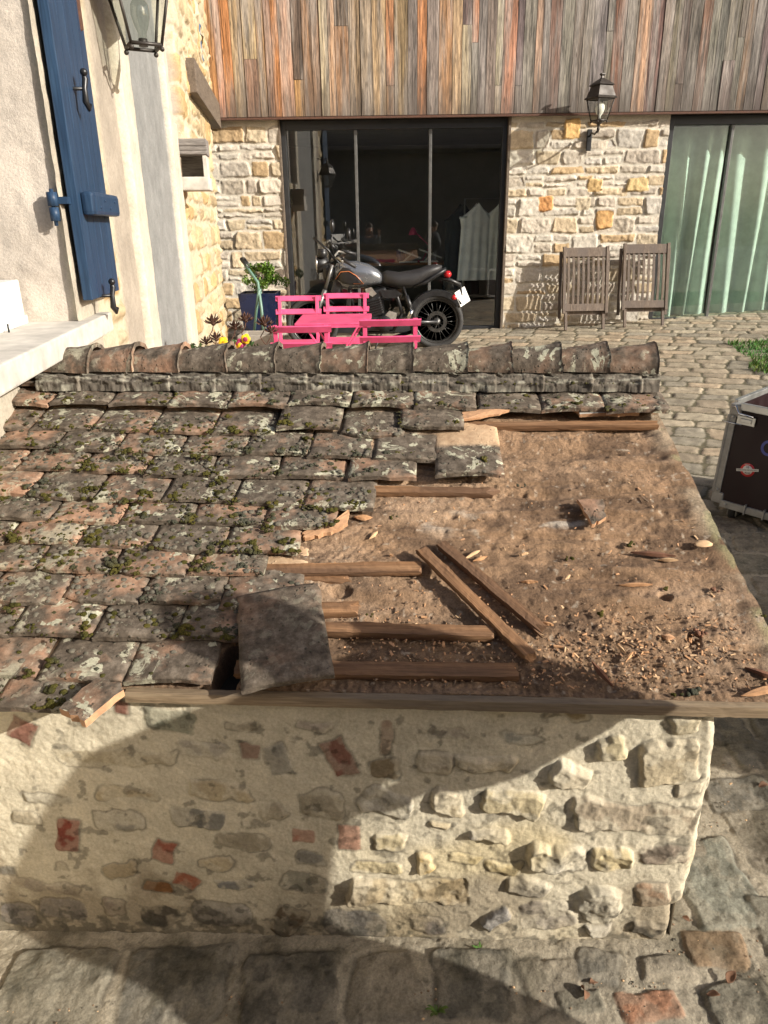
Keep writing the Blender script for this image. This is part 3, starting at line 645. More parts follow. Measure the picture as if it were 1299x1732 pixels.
# --- battens and eave beam
def plank(name,p0,p1,w,h,mat,parent=None,seed=0,jag=.012,up=RN,sub=40,wob=.0015):
    p0=np.array(p0,float); p1=np.array(p1,float); L=np.linalg.norm(p1-p0); ex=(p1-p0)/L; ey=np.cross(up,ex); ey/=np.linalg.norm(ey); ez=np.cross(ex,ey)
    b=bmesh.new(); r=random.Random(seed); prof=[(-1,-1),(-.3,-1),(.3,-1),(1,-1),(1,-.2),(1,.4),(1,1),(.35,1),(-.35,1),(-1,1),(-1,.4),(-1,-.2)]
    rings=[]
    je=[[r.uniform(-jag,jag)*(1 if e else .4) for _ in prof] for e in (0,1)]
    for i in range(sub+1):
        t=i/sub; ring=[]
        for k,(a,c) in enumerate(prof):
            x=t*L; n1=mnoise.noise(Vector((x*18,k*.9,seed))); n2=mnoise.noise(Vector((x*70,k*2.1,seed+5)))
            if i<2: x+=je[0][k]*(1-i/2)
            if i>sub-3: x+=je[1][k]*(1-(sub-i)/3)
            cr=.93 if abs(a)==1 and abs(c)==1 else 1
            ring.append(b.verts.new((x,a*w/2*cr+wob*(n1+.5*n2),c*h/2*cr+wob*(n2+.5*n1)+h/2)))
        rings.append(ring)
    n=len(prof)
    for A_,B_ in zip(rings,rings[1:]):
        for k in range(n): b.faces.new((A_[k],A_[(k+1)%n],B_[(k+1)%n],B_[k]))
    b.faces.new(rings[0]); b.faces.new(rings[-1][::-1]); bmesh.ops.recalc_face_normals(b,faces=b.faces[:])
    me=bpy.data.meshes.new(name); b.to_mesh(me); b.free(); o=link(name,me,mat)
    if parent is not None: o.parent=parent; o.matrix_parent_inverse=SHM
    o.matrix_basis=frame(p0,ex,ey,ez); return o
def RPx(x,y,h): return RP(*roof(x,y,h),h)
for i,(a,b,w,h,hh,jg) in enumerate([((770,726),(1110,724),.022,.020,-.030,.003),((560,834),(834,838),.026,.018,-.032,.02),((440,970),(711,966),.034,.018,-.032,.006),((450,1040),(600,1036),.034,.020,-.036,.016),
    ((430,1066),(832,1078),.030,.022,-.032,.005),((400,1137),(872,1142),.036,.020,-.036,.008),((470,975),(585,985),.026,.012,-.038,.02)]):
    plank('batten',RPx(*a,hh),RPx(*b,hh),w,h,M_batten,shed,seed=i+1,jag=jg)
for i,v in enumerate((.25,.35,.44,.52,.61,.72,.80,.90)): plank('batten',RP(-1.35,v+.12,-.05),RP(-.35+.07*(i),v+.12,-.05),.03,.012,M_batten,shed,seed=30+i)
e0=hit(214,1174,SN,SD-.016); e1=hit(1299,1200,SN,SD-.016); dv_=(e1-e0)/np.linalg.norm(e1-e0)
plank('eave_beam',e0-Z3*.014,e1+dv_*.16-Z3*.014,.022,.024,M_beam,shed,seed=50,jag=.004,up=Z3,sub=110,wob=.0012)
tag(plank('loose_batten',RPx(712,934,-.014),RPx(893,1112,-.020),.027,.018,M_batten,None,60,.022),'longer loose roof batten lying diagonally, its splintered end near the eave','wooden batten','loose battens on the bare roof bedding')
tag(plank('loose_batten',RPx(747,926,-.024),RPx(912,1066,-.024),.026,.017,M_batten,None,61,.024),'shorter loose roof batten behind and right of the longer one','wooden batten','loose battens on the bare roof bedding')

# --- splinters, crumbs, moss
def splinter(x,y,L,an,w,col,label,h=-.026,name='wood_splinter'):
    s_,v_=roof(x,y,h); b=bmesh.new(); r=random.Random(int(x*y)); n=7; R_=[]
    for i in range(n+1):
        t=i/n; ww=w*(1-abs(2*t-1)**1.6)*.5+.0006; z=.003+.004*sin(pi*t)
        R_.append([b.verts.new(((t-.5)*L,-ww+r.uniform(-.001,.001),0)),b.verts.new(((t-.5)*L+r.uniform(-.003,.003),ww+r.uniform(-.001,.001),0)),b.verts.new(((t-.5)*L,ww*.5,z)),b.verts.new(((t-.5)*L,-ww*.5,z+.001))])
    for A_,B_ in zip(R_,R_[1:]):
        for k in range(4): b.faces.new((A_[k],A_[(k+1)%4],B_[(k+1)%4],B_[k]))
    b.faces.new(R_[0]); b.faces.new(R_[-1]); bmesh.ops.recalc_face_normals(b,faces=b.faces[:])
    me=bpy.data.meshes.new(name); b.to_mesh(me); b.free(); o=link(name,me,col); o.matrix_basis=frame(RP(s_,v_,h),SE,RU,RN)@Matrix.Rotation(an,4,'Z')@Matrix.Rotation(radians(r.uniform(-8,8)),4,'Y')
    return tag(o,label,'wood splinter','wood splinters scattered on the roof bedding')
M_spd=plain('dark_rotten_wood',(.17,.075,.04),.9,var=.4,sc=50)
M_spp=plain('pale_wood_chip',(.58,.38,.21),.85,var=.3,sc=50)
for q in [(1105,938,.10,-.15,.014,M_spd,'long dark rotten splinter with an orange tip in the upper right of the bedding'),
 (1130,948,.045,-.1,.008,M_spp,'short pale splinter at the tip of the long dark rotten one'),
 (1075,990,.075,.0,.009,M_splint,'flat orange splinter lying level in the middle right of the bedding'),
 (1290,1168,.10,.32,.018,M_splint,'broad orange splinter at the right end of the eave beam'),
 (1290,1140,.07,-.4,.014,M_spd,'dark splinter above the broad one near the right end of the eave beam'),
 (632,906,.032,.95,.009,M_spp,'pale upright splinter beside the torn tile rows'),
 (615,876,.045,.05,.020,M_splint,'orange torn wood chunk at the edge of the tiles'),
 (800,938,.045,.65,.007,M_spp,'pale splinter above the loose battens'),
 (812,946,.04,.5,.007,M_splint,'orange splinter just right of the pale one above the loose battens'),
 (886,938,.022,.2,.006,M_spp,'tiny pale chip right of the loose battens'),
 (895,985,.04,-.05,.007,M_splint,'orange splinter right of the shorter loose batten'),
 (960,977,.018,.8,.005,M_spp,'tiny pale chip standing out on the brown soil mid roof'),
 (1130,1078,.028,-.1,.015,M_clay,'red orange chip near the lower right moss hole'),
 (1018,1140,.07,-1.05,.012,M_spd,'dark splinter pointing down toward the eave'),
 (925,1056,.03,-.2,.006,M_splint,'small orange splinter near the end of the shorter loose batten'),
 (1065,1110,.03,.9,.006,M_splint,'small upright orange splinter in the lower chips'),
 (1050,1098,.026,-1.,.006,M_spp,'small pale leaning splinter in the lower chips')]:
    splinter(*q)
def debris():
    b=bmesh.new(); 
    for i in range(2100):
        k=random.random()
        if k<.55: x=random.gauss(1060,150); y=random.gauss(1105,42)
        elif k<.75: x=random.uniform(560,1250); y=random.uniform(760,1160)
        else: x=random.gauss(700,120); y=random.gauss(1090,60)
        if not(540<x<1320 and 745<y<1168): continue
        s_,v_=roof(x,y,-.02)
        if s_>.70-.088*v_ or v_<.06: continue
        lim=np.interp(y,[745,840,900,960,1030,1168],[850,660,600,530,560,600])
        if x<lim: continue
        sz=random.uniform(.0010,.0036)*(1.5 if random.random()<.08 else 1); el=random.uniform(1,4.5) if random.random()<.45 else 1.2
        mi=random.choice([0,0,1,2,3,3,3]); 
        q=bmesh.ops.create_cube(b,size=1); M_=frame(RP(s_,v_,-.031+sz*.3+.004*random.random()),SE,RU,RN)@Matrix.Rotation(random.uniform(0,pi),4,'Z')@Matrix.Rotation(random.uniform(-.4,.4),4,'X')@Matrix.Diagonal((sz*el,sz,sz*.6,1))
        bmesh.ops.transform(b,matrix=M_,verts=q['verts'])
        for v in q['verts']: v.co+=Vector((random.uniform(-1,1),random.uniform(-1,1),random.uniform(-1,1)))*sz*.25
        for f in set(f for v in q['verts'] for f in v.link_faces): f.material_index=mi
    me=bpy.data.meshes.new('debris'); b.to_mesh(me); b.free()
    return tag(link('roof_debris',me,[M_splint,M_spp,M_clay,M_soilp]),'crumbs of wood, clay and mortar strewn over the bare bedding','debris',kind='stuff')
M_soilp=plain('soil_crumb',(.22,.145,.09),1.,var=.4,sc=80)
debris()
def mossball(mb,s,v,h,r,fl=.5):
    c=RP(s,v,h); R_=Matrix((SE,RU,RN)).transposed()
    for i in range(max(3,int(r*420))):
        a=random.uniform(0,2*pi); q=r*sqrt(random.random())*.8; rr=random.uniform(.22,.42)*r*(1.1-q/r*.5)
        mb.ball(tuple(c+SE*q*cos(a)+RU*q*sin(a)*.7+RN*(rr*.25)),rr,1 if rr<.005 else 2,(1,.9,fl+random.uniform(0,.3)),R=R_,jit=.35)
mb=Cloud()
# cushions along lower edges and joints of the tiled part
for (c,v,h,w,nm) in tile_spots:
    if nm in 'KJI' and random.random()<.4: continue
    x_=c
    wet=.35+.65*sm(np.array(c),-1.2,-.8)*sm(np.array(c),-.15,-.35) if nm not in 'AL' else .3
    for i in range(int(2+wet*16*random.random())):
        s_=c+random.uniform(-w/2,w/2); 
        mossball(mb,s_,v+random.uniform(.002,.03) if random.random()<.75 else v+random.uniform(0,.085),h+.001,random.uniform(.007,.021))
    if wet>.6:
        for i in range(7): mossball(mb,c+random.uniform(-w/2,w/2),v+random.uniform(.0,.014),h-.001,random.uniform(.008,.015))
    if random.random()<.6*wet+.1:
        for k in range(random.randint(2,5)): mossball(mb,c-w/2+random.uniform(-.005,.005),v+.085*k/5+.005,h-.003,random.uniform(.006,.011))
for (c,v,h,w,nm) in tile_spots:
    mm=.35+.65*float(sm(np.array(c),-1.25,-.9)*sm(np.array(-c),.12,.35)) if nm not in 'AKL' else .35
    for i in range(int(55*mm*random.uniform(.5,1.3))):
        a=random.uniform(-w/2+.008,w/2-.008); b_=random.uniform(.004,.088); r0=random.uniform(.0025,.0075)
        R_=Matrix((SE,RU,RN)).transposed(); mi=0 if random.random()<.35 else 1
        mb.ball(tuple(RP(c+a,v+b_,h+.003-b_*.145)),r0,1 if r0<.004 else 2,(1.15,1,.5),R=R_,jit=.3,mi=mi)
for i in range(150): mossball(mb,random.uniform(-1.05,.6),random.uniform(1.075,1.095),.034,random.uniform(.006,.016))
for (x,y,r) in [(190,950,.026),(345,960,.014),(430,930,.022),(465,932,.018),(400,934,.016),(20,1028,.022),(85,1085,.013),(290,1050,.010),(625,1040,.011),(85,1120,.02),(45,1140,.018),(400,730,.02),(330,770,.02),(350,775,.018),(195,775,.02),(180,745,.018),(230,770,.016),(240,775,.016),(395,790,.01),(515,790,.012),(520,748,.012),(600,850,.016),(560,862,.018),(530,858,.016),(440,870,.014),(360,790,.013),(100,755,.012),(60,700,.016),(75,720,.012),(350,800,.014),(520,820,.013),(745,795,.010)]:
    s_,v_=roof(x,y,.005); mossball(mb,s_,v_,.004,r)
tag(mb.build('moss',[M_moss,M_cush],None),'olive and yellow moss cushions grown over the old tiles','moss',kind='stuff')
for i,(x,y,r,lb) in enumerate([(882,820,.015,'small moss clump near the top of the bare bedding'),(665,875,.014,'small green moss clump beside the splintered tile edge'),(963,945,.014,'moss clump in the middle of the bare bedding'),
   (1018,1038,.015,'upright moss clump above the wood chips'),(1183,1070,.018,'dark moss lump in the lower right hollow'),(1130,995,.013,'dark round moss lump under the flat orange splinter'),(1210,998,.014,'flat brown lump near the right verge'),(1288,1042,.014,'moss clump on the right verge edge'),(1175,1172,.020,'long moss cushion against the eave beam'),(1145,1172,.014,'short moss cushion left of the long one at the eave beam'),(1068,920,.016,'dark moss lump at the root of the long rotten splinter')]):
    mb=Cloud(); s_,v_=roof(x,y,-.025); mossball(mb,s_,v_,-.027,r,.8); tag(mb.build('moss_clump',M_moss if i not in (4,6) else M_spd,None),lb,'moss','moss clumps on the bare bedding')
mb=MB(); s_,v_=roof(1190,921,-.02); mb.ball(tuple(RP(s_,v_,-.018)),.022,2,(1,.55,.14),R=Matrix((SE,RU,RN)).transposed(),jit=.3); tag(mb.build('clay_chip',M_spp,None),'flat pale yellow chip near the right verge','clay chip')


# ================================================================ HOUSE AT THE BACK
hb=empty('stone_house',(1.5,BY+.2,-1.2),'stone house with vertical timber cladding above two wide glass doors across the courtyard','house')
def ab(o,root=hb): return adopt(o,root)
rnd=random.Random(31)
PAL=[(.50,.44,.36),(.53,.47,.39),(.46,.40,.32),(.50,.40,.27),(.46,.33,.19),(.44,.38,.31),(.55,.50,.42),(.52,.43,.30),(.48,.44,.38)]
fnb=lambda U,V,H: np.stack([U,BY-H,V],-1)
for (u0,u1,sd) in ((-3.2,-1.15,5),(1.52,3.34,8)):
    st=[(a+u0,b-1.32,*r) for (a,b,*r) in courses(u1-u0,2.42,rnd,PAL,.10,.22,.16,.50,gap=.022,prot=.014,rg=.010,rd=.3,split=.42)]
    if sd==8:
        st+=[(*back(x,y)[[0,2]],w/280,h/280,0,.022,c,.010,.3) for (x,y,w,h,c) in [(968,218,26,30,(.62,.40,.17)),(923,345,25,24,(.60,.30,.12)),(1022,372,28,28,(.55,.33,.14)),(1078,312,36,22,(.54,.40,.2)),(1006,313,25,20,(.55,.38,.18)),(985,345,26,20,(.5,.42,.3))]]
    o=mesh_wall('stone_wall',u0,u1,-1.36,1.18,.0085,fnb,st,(.57,.52,.43),M_stone,None,sd,bn=.005,bs=10,warp=.014,wsc=14,edge=.014); ab(o)
mb=MB(); mb.box((-2.18,BY+.26,-.1),(2.05,.5,2.56)); ab(mb.build('wall_core',M_slab)); mb=MB(); mb.box((2.43,BY+.26,-.1),(1.81,.5,2.56)); ab(mb.build('wall_core',M_slab))
# cladding
def cladding():
    V=[];Fc=[];Cc=[];x=-1.87; r=random.Random(4)
    PL=[(.42,.28,.18),(.40,.30,.215),(.44,.31,.20),(.31,.21,.145),(.40,.22,.12),(.42,.335,.25),(.29,.18,.115),(.46,.34,.24),(.36,.27,.195)]; PR=[(.16,.13,.11),(.23,.19,.155),(.14,.11,.09),(.18,.12,.085),(.25,.22,.19),(.18,.15,.125),(.20,.11,.07),(.12,.10,.085),(.21,.18,.15)]
    first=True
    while x<6.6:
        w=r.choice([.075,.09,.105,.13,.15]) ; cuts=[1.172]
        z=1.172
        if r.random()<.22: cuts.append(r.uniform(1.4,2.2))
        cuts.append(3.3); k=np.clip((x+.9)/3.2+r.uniform(-.25,.25),0,1)
        for a,b in zip(cuts,cuts[1:]):
            c=r.choice(PL) if r.random()>k else r.choice(PR); wm=1-np.clip((x+1.9)/2.6,0,1); c=(c[0]*(.93+.10*wm),c[1]*(.93-.03*wm),c[2]*(.93-.15*wm))
            if first or r.random()<+.008+.16*max(0,1-(x+1.9)/1.2): c=(.40,.185,.08)
            d=r.uniform(0,.010); i=len(V); y=BY-.10-d; b2=b-.003
            V+=[(x,y,a),(x+w-.005,y,a),(x+w-.005,y,b2),(x,y,b2),(x,y+.03,a),(x+w-.005,y+.03,a),(x+w-.005,y+.03,b2),(x,y+.03,b2)]
            Fc+=[(i,i+1,i+2,i+3),(i+4,i+7,i+6,i+5),(i,i+3,i+7,i+4),(i+1,i+5,i+6,i+2),(i,i+4,i+5,i+1),(i+3,i+2,i+6,i+7)]; Cc+=[tuple(v*r.uniform(.9,1.1) for v in c)]*8
        x+=w; first=x<-1.80
    me=bpy.data.meshes.new('cladding'); me.from_pydata(V,[],Fc); at=me.color_attributes.new('Col','FLOAT_COLOR','POINT')
    at.data.foreach_set('color',np.array([c+(1,) for c in Cc],np.float32).reshape(-1))
    m=NT('weathered_cladding'); a=m.n('ShaderNodeAttribute',attribute_name='Col')
    sp=m.n('ShaderNodeSeparateColor'); m.l(a.outputs[0],sp.inputs[0])
    # shift the grain per board with its own colour so neighbours do not line up
    c0=m.coord('Object',scale=(34,34,1.5)); ad=m.n('ShaderNodeVectorMath',operation='ADD'); sc=m.n('ShaderNodeVectorMath',operation='SCALE'); m.l(a.outputs[0],sc.inputs[0]); sc.inputs[3].default_value=90; m.l(c0,ad.inputs[0]); m.l(sc.outputs[0],ad.inputs[1]); c=ad.outputs[0]
    n=m.noise(c,1.3,7,.65,.7); n2=m.noise(c,4.5,4,.6); n3=m.noise(c,11.,3,.6)
    cb=m.coord('Object',scale=(7,7,.5)); nb=m.noise(cb,1.2,4,.6)
    col=m.mix(1.,a.outputs[0],m.ramp(n,(.36,.30),(.5,.88),(.64,1.35)),'MULTIPLY')
    grey=m.mix(1.,(.36,.325,.29),m.ramp(n,(.3,.5),(.7,1.3)),'MULTIPLY'); col=m.mix(m.ramp(nb,(.46,0),(.62,.7)),col,grey)
    col=m.mix(1.,col,m.ramp(n2,(.38,.55),(.55,1.12)),'MULTIPLY'); col=m.mix(1.,col,m.ramp(n3,(.4,.8),(.6,1.15)),'MULTIPLY')
    # knots
    ck=m.coord('Object',scale=(16,16,3.2)); k=m.vor(ck,1.,'F1'); kk=m.ramp(k,(.05,1),(.13,0)); col=m.mix(m.mul(kk,.75),col,(.04,.025,.018))
    # rain-fed staining that climbs from the lower edge in tongues
    tc=m.n('ShaderNodeTexCoord'); s2=m.n('ShaderNodeSeparateXYZ'); m.l(tc.outputs['Object'],s2.inputs[0])
    cs=m.coord('Object',scale=(9,9,.9)); ns=m.noise(cs,1.,4,.6); h=m.mul(m.mul(s2.outputs[2],1.25,'SUBTRACT'),m.mul(ns,.9),'SUBTRACT'); stn=m.ramp(h,(0.,0.),(1,1)); 
    f=m.n('ShaderNodeMapRange'); m.l(h,f.inputs[0]); f.inputs[1].default_value=-.62; f.inputs[2].default_value=-.12; f.inputs[3].default_value=.75; f.inputs[4].default_value=0.
    col=m.mix(f.outputs[0],col,(.075,.06,.05))
    b=m.bump(n,.9,.003); b=m.bump(n2,.5,.0015,b); m.fin(col,.82,b,Specular_IOR_Level=.3)
    return link('cladding',me,m.m)
ab(cladding())
mb=MB(); mb.box((2.36,BY+.10,1.166),(8.46,.34,.02)); mb.box((2.36,BY+.2,2.3),(8.46,.25,2.2)); ab(mb.build('soffit',M_oldbeam))
mb=MB(); mb.box((2.36,BY-.095,1.155),(8.46,.03,.022)); ab(mb.build('edge_trim',M_rust))
# door frames
def door(x0,x1,z0,z1,mull,glass,yf=BY+.10):
    mb=MB(); f=.055
    mb.box((x0+f/2,yf,(z0+z1)/2),(f,.09,z1-z0),bev=.004); mb.box((x1-f/2,yf,(z0+z1)/2),(f,.09,z1-z0),bev=.004)
    mb.box(((x0+x1)/2,yf,z1-.05),(x1-x0-2*f,.088,.10),bev=.004); mb.box(((x0+x1)/2,yf,z0+.03),(x1-x0-2*f,.088,.06),bev=.004)
    fr=ab(mb.build('sliding_door',M_frame))
    xs=[x0+f]+mull+[x1-f]
    for a in mull:
        mb=MB(); mb.box((a,yf-.02,(z0+z1)/2-.02),(.034,.05,z1-z0-.17),bev=.004); o=mb.build('mullion',M_mull); o.parent=fr; o.matrix_parent_inverse=Matrix.Translation(-hb.location) if False else Matrix(); o.matrix_parent_inverse=hb_inv
    for a,b in zip(xs,xs[1:]):
        mb=MB(); mb.box(((a+b)/2,yf+.01,(z0+z1)/2-.02),(b-a-.004,.008,z1-z0-.16)); o=mb.build('glass_pane',glass); o.parent=fr; o.matrix_parent_inverse=hb_inv
    return fr
hb_inv=Matrix()
M_mull=plain('grey_mullion',(.13,.13,.125),.4,.4,var=.2)
door(-1.13,1.49,-1.25,1.15,[-.27,.60],M_glass); door(3.36,6.3,-1.18,1.15,[4.10,5.2],M_glassg)
mb=MB(); mb.box((1.505,BY+.05,-.05),(.028,.14,2.4)); ab(mb.build('door_lining',M_oldbeam)); mb=MB(); mb.box((-1.142,BY+.05,-.05),(.02,.14,2.4)); ab(mb.build('door_lining',M_oldbeam))
mb=MB(); mb.box((4.83,BY+.02,-1.175),(2.98,.10,.03),bev=.004); ab(mb.build('door_track',M_alu))
# rooms behind the glass
M_room=plain('dim_room_plaster',(.24,.23,.21),.9,var=.2,sc=3); M_floor=plain('room_floor',(.30,.28,.25),.5,var=.25,sc=5)
mb=MB(); mb.box((1.9,13.2,0),(9.4,.1,2.6)); mb.box((-1.5,11.4,0),(.1,3.5,2.6)); mb.box((2.9,11.5,0),(.1,3.2,2.6)); mb.box((6.5,11.4,0),(.1,3.5,2.6)); mb.box((2.4,11.5,1.25),(8.2,3.5,.08)); ab(mb.build('room_wall',M_room))
mb=MB(); mb.box((2.4,11.4,-1.27),(8.2,3.6,.08)); ab(mb.build('room_floor',M_floor))
# curtain
def curtain(x0,x1,label):
    n=260; U,V=np.meshgrid(np.linspace(x0,x1,n),np.linspace(-1.13,1.06,30)); k=(1.06-V)/2.2
    y=BY+.32+.075*np.sin(U*24+1.2*np.sin(U*3.1)+k*.5*np.sin(U*5))*(.45+.55*k)+.03*np.sin(U*9+2*k)
    C=np.ones(U.shape+(3,))*np.array([.50,.56,.49])*(.8+.4*vn(U*14,V*.0,7))[...,None]
    m=M_curt
    return tag(gridobj('curtain',np.stack([U+.03*np.sin(k*2+U*7),y,V],-1),C,m),label,'curtain')
M_curt=attrmat('curtain_cloth',80,.1,.0008,.2,.9)
curtain(3.42,4.20,'pale green curtain behind the left pane of the right hand glass door'); curtain(4.24,6.2,'pale green curtain behind the right pane of the right hand glass door')
# inside the left room
gx=lambda px_,Y,py=450: back(px_,py,Y)[0]
r_=empty('clothes_rack',(1.45,10.35,-1.23),'metal clothes rack with garments inside the room at the right pane','clothes rack')
mb=MB(); mb.tube([(-.35,0,0),(-.35,0,1.55),(.45,0,1.55),(.45,0,0)],.012); mb.tube([(-.35,-.22,.03),(-.35,.22,.03)],.012); mb.tube([(.45,-.22,.03),(.45,.22,.03)],.012); o=mb.build('rail',M_alu,r_)
def shirt(x,y,col,label,w=.24,L=.95,rot=0):
    mb=MB(); 
    U,V=np.meshgrid(np.linspace(-1,1,41),np.linspace(0,1,30)); sh_=np.interp(V,[0,.06,.14,.3,1],[.22,.55,1,.88,1.05]); 
    X=U*w*sh_; Zz=-V*L-.06*np.abs(U)*(V<.15); D=.055*np.sqrt(np.maximum(1-U**2,0))+.018*np.sin(U*13+V*2)*V
    P=np.stack([X,-D,Zz],-1); Q=np.stack([X[:,::-1],D[:,::-1],Zz[:,::-1]],-1)
    C=np.ones(P.shape)*np.array(col); o=gridobj('shirt',np.concatenate([P,Q[:,1:]],1),np.concatenate([C,C[:,1:]],1),M_curt)
    o.location=(x,y,.27); o.rotation_euler=(0,0,rot); tag(o,label,'shirt','clothes hanging on the rack'); return o
shirt(1.26,10.3,(.88,.90,.88),'white shirt hanging at the front of the rack, left one of the pair',rot=.15); shirt(1.55,10.32,(.85,.88,.86),'white shirt hanging at the front of the rack, right one of the pair',w=.23,rot=-.1)
shirt(1.08,10.44,(.03,.035,.035),'dark coat hanging behind the white shirts',w=.27,L=1.15,rot=.4)
d_=empty('work_desk',(.45,11.6,-1.23),'wooden work desk inside the room behind the motorcycle','desk')
mb=MB(); mb.box((0,0,.72),(1.5,.7,.035),bev=.004); mb.build('desk_top',M_batten,d_)
for sx in (-.7,.7):
    for sy in (-.3,.3): mb=MB(); mb.box((sx,sy,.35),(.05,.05,.70)); mb.build('leg',M_batten,d_)
l_=empty('desk_lamp',(.62,11.5,-.49),'small pink desk lamp standing on the work desk','desk lamp')
mb=MB(); mb.lathe([(.07,0),(.07,.015),(.01,.02)],n=16); mb.tube([(0,0,.02),(.10,0,.22),(-.12,0,.42)],.008); mb.build('arm',M_pink,l_); mb=MB(); mb.lathe([(.02,.05),(.05,0),(.065,-.05)],c=(-.14,0,.42),n=16); mb.build('lamp_shade',M_pink,l_)
mb=MB(); mb.lathe([(.06,0),(.075,.16),(.07,.16),(.055,.01)],n=18); o=mb.build('pot',plain('blue_glaze',(.03,.09,.22),.3)); o.location=(.30,11.45,-.49); tag(o,'blue pot standing on the work desk','pot')
k_=empty('drawing_stand',(.72,11.3,-.49),'white tilted stand on the work desk, nearer the right pane','stand','white stands on the work desk')
mb=MB(); mb.box((0,0,.12),(.34,.20,.02),R=Matrix.Rotation(.35,3,'Y')); mb.build('board',M_white,k_); mb=MB(); mb.tube([(-.1,0,0),(.05,0,.13)],.012); mb.box((-.02,0,.01),(.26,.16,.015)); mb.build('foot',M_white,k_)
k2=copy_tree(k_); k2.location=(.42,11.3,-.49); k2['label']='white tilted stand on the work desk, beside the blue pot'

# ================================================================ HOUSE ON THE LEFT
hl=empty('rendered_house',tuple(LP(4,-1.6)),'cream rendered and ochre stone house with a tall blue shutter along the left side','house')
al_=lambda o: adopt(o,hl)
RL_=Matrix((LD,-LN,Z3)).transposed(); T0=fac(130,522)[0]; T1=fac(384,568)[0]
print('T0,T1',T0,T1)
tb=lambda x,y=400: fac(x,y)[0]
tB=[tb(190),tb(222),tb(239),tb(298),tb(309)]
print('bands',tB)
U,V=np.meshgrid(np.arange(-1.8,T1,.012),np.arange(-1.7,2.6,.012))
rnd=random.Random(77); OP=[(.43,.33,.19),(.46,.36,.22),(.42,.29,.14),(.50,.42,.29),(.38,.29,.17),(.48,.39,.26)]
fst=[]
for (a,b,*r) in courses(T1+2.,4.4,rnd,OP,.13,.26,.2,.5,gap=.03,prot=.016,rg=.014,rd=.5,split=.2):
    t=a-1.8
    if t-r[0]>tB[4]+.02 or (T0+.5<t<tB[0]): fst.append((t,b-1.7,*r))
H,C=field(U,V,fst,(.50,.43,.31),bn=.006,bs=9,seed=12,warp=.03,wsc=6,edge=.03)
def band(a,b,col,dh,e=.02):
    global H,C
    k=sm(U+.02*(fbm(V*3,U*0,int(a*10),2)-.5),a-e/2,a+e/2)*sm(-U,-b-e/2,-b+e/2); H=H*(1-k)+(dh+(fbm(U*20,V*20,int(a*7),3)-.5)*.006)*k; kk=k[...,None]; C=C*(1-kk)+np.array(col)*(.88+.24*fbm(U*6,V*6,int(b*9),4)[...,None])*kk
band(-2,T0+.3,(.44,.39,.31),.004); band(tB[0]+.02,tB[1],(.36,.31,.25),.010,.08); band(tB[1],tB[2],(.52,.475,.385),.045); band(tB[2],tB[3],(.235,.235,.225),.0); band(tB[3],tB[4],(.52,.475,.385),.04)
sA,sB=fac(278,156)[0],fac(304,156)[0]; nA,nB=fac(297,280)[0],fac(336,280)[0]; nz0,nz1=fac(315,315)[1],fac(315,237)[1]
print('slit',sA,sB,'niche',nA,nB,nz0,nz1)
kz=sm(U,sA,sA+.02)*sm(-U,-sB,-sB+.02)*sm(V,nz1+.02,nz1+.04); H=H-(.10*kz); C=C*(1-kz[...,None])+np.array([.36,.33,.30])*kz[...,None]
H=H+np.where(U>T1-.12,(fbm(V*6,V*0,55,3)-.5)*.05*(U-(T1-.12))/.12,0)
keep=~((U<T0-.026)&(V>-.36))
H=H-.105*sm(-U,-T0,-T0+.02)*(V<-.335)
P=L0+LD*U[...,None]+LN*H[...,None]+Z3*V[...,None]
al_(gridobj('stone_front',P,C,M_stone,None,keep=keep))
mb=MB(); mb.box(tuple(LP((T0+T1)/2,.45,-.32)),(T1-T0-.06,.36,4.2),R=RL_); al_(mb.build('wall_core',M_slab)); mb=MB(); mb.box(tuple(LP((T1+7.2)/2-.05,1.98,-.28)),(7.2-T1+.1,.36,1.3),R=RL_); al_(mb.build('wall_core',M_slab))
# end of the wall at the opening, and the reveal of the doorway
U,V=np.meshgrid(np.arange(0,.6,.012),np.arange(-1.7,1.12,.012)); C=np.ones(U.shape+(3,))*np.array([.50,.43,.31]); Hh=(fbm(U*8,V*8,33,4)-.5)*.02
al_(gridobj('stone_end',LP(0,0)+LD*(T1+Hh)[...,None]-LN*U[...,None]+Z3*V[...,None],C,M_stone))
U,V=np.meshgrid(np.arange(0,1.3,.01),np.arange(-.31,2.6,.01)); Hh=(fbm(U*30,V*30,34,4)-.5)*.008+(fbm(U*4,V*4,35,3)-.5)*.02
C=np.ones(U.shape+(3,))*np.array([.50,.44,.375])*(.85+.3*fbm(U*5,V*5,36,4))[...,None]; ck=sm(U,.03,.0)[...,None]; C=C*(1-ck)+np.array([.62,.55,.42])*ck
al_(gridobj('doorway_reveal',LP(0,0)+LD*(T0+Hh)[...,None]-LN*U[...,None]+Z3*V[...,None],C,M_render,flip=True))
RL=Matrix((LD,-LN,Z3)).transposed()     # local x along facade, y into the house
mb=MB(); tE=fac(167,530)[0]; c=LP(tE-2.,-.336,-.60); mb.box(tuple(c),(4.0,1.30,.072),R=RL,bev=.006); al_(mb.build('stone_threshold',M_slab))
e_=hit(43,518,LD,LD@LP(T0,0)); e2=hit(41,472,LD,LD@LP(T0,0)); oo=(e_-L0)@LN
mb=MB(); mb.box(tuple(LP(T0-1.52,-.30+(e2[2]+.30)/2,oo-.40)),(3.0,.8,e2[2]+.30),R=RL,bev=.006); al_(mb.build('door_sill',M_white))
mb=MB(); mb.box(tuple(LP(T0-1.54,-.285,oo-.385)),(3.0,.8,.03),R=RL,bev=.005); al_(mb.build('sill_step',M_white))
q=hit(15,560,Z3,-.295); mb=MB(); mb.tube([tuple(q-Z3*.004),tuple(q+Z3*.022)],.003); al_(mb.build('door_pin',M_black))
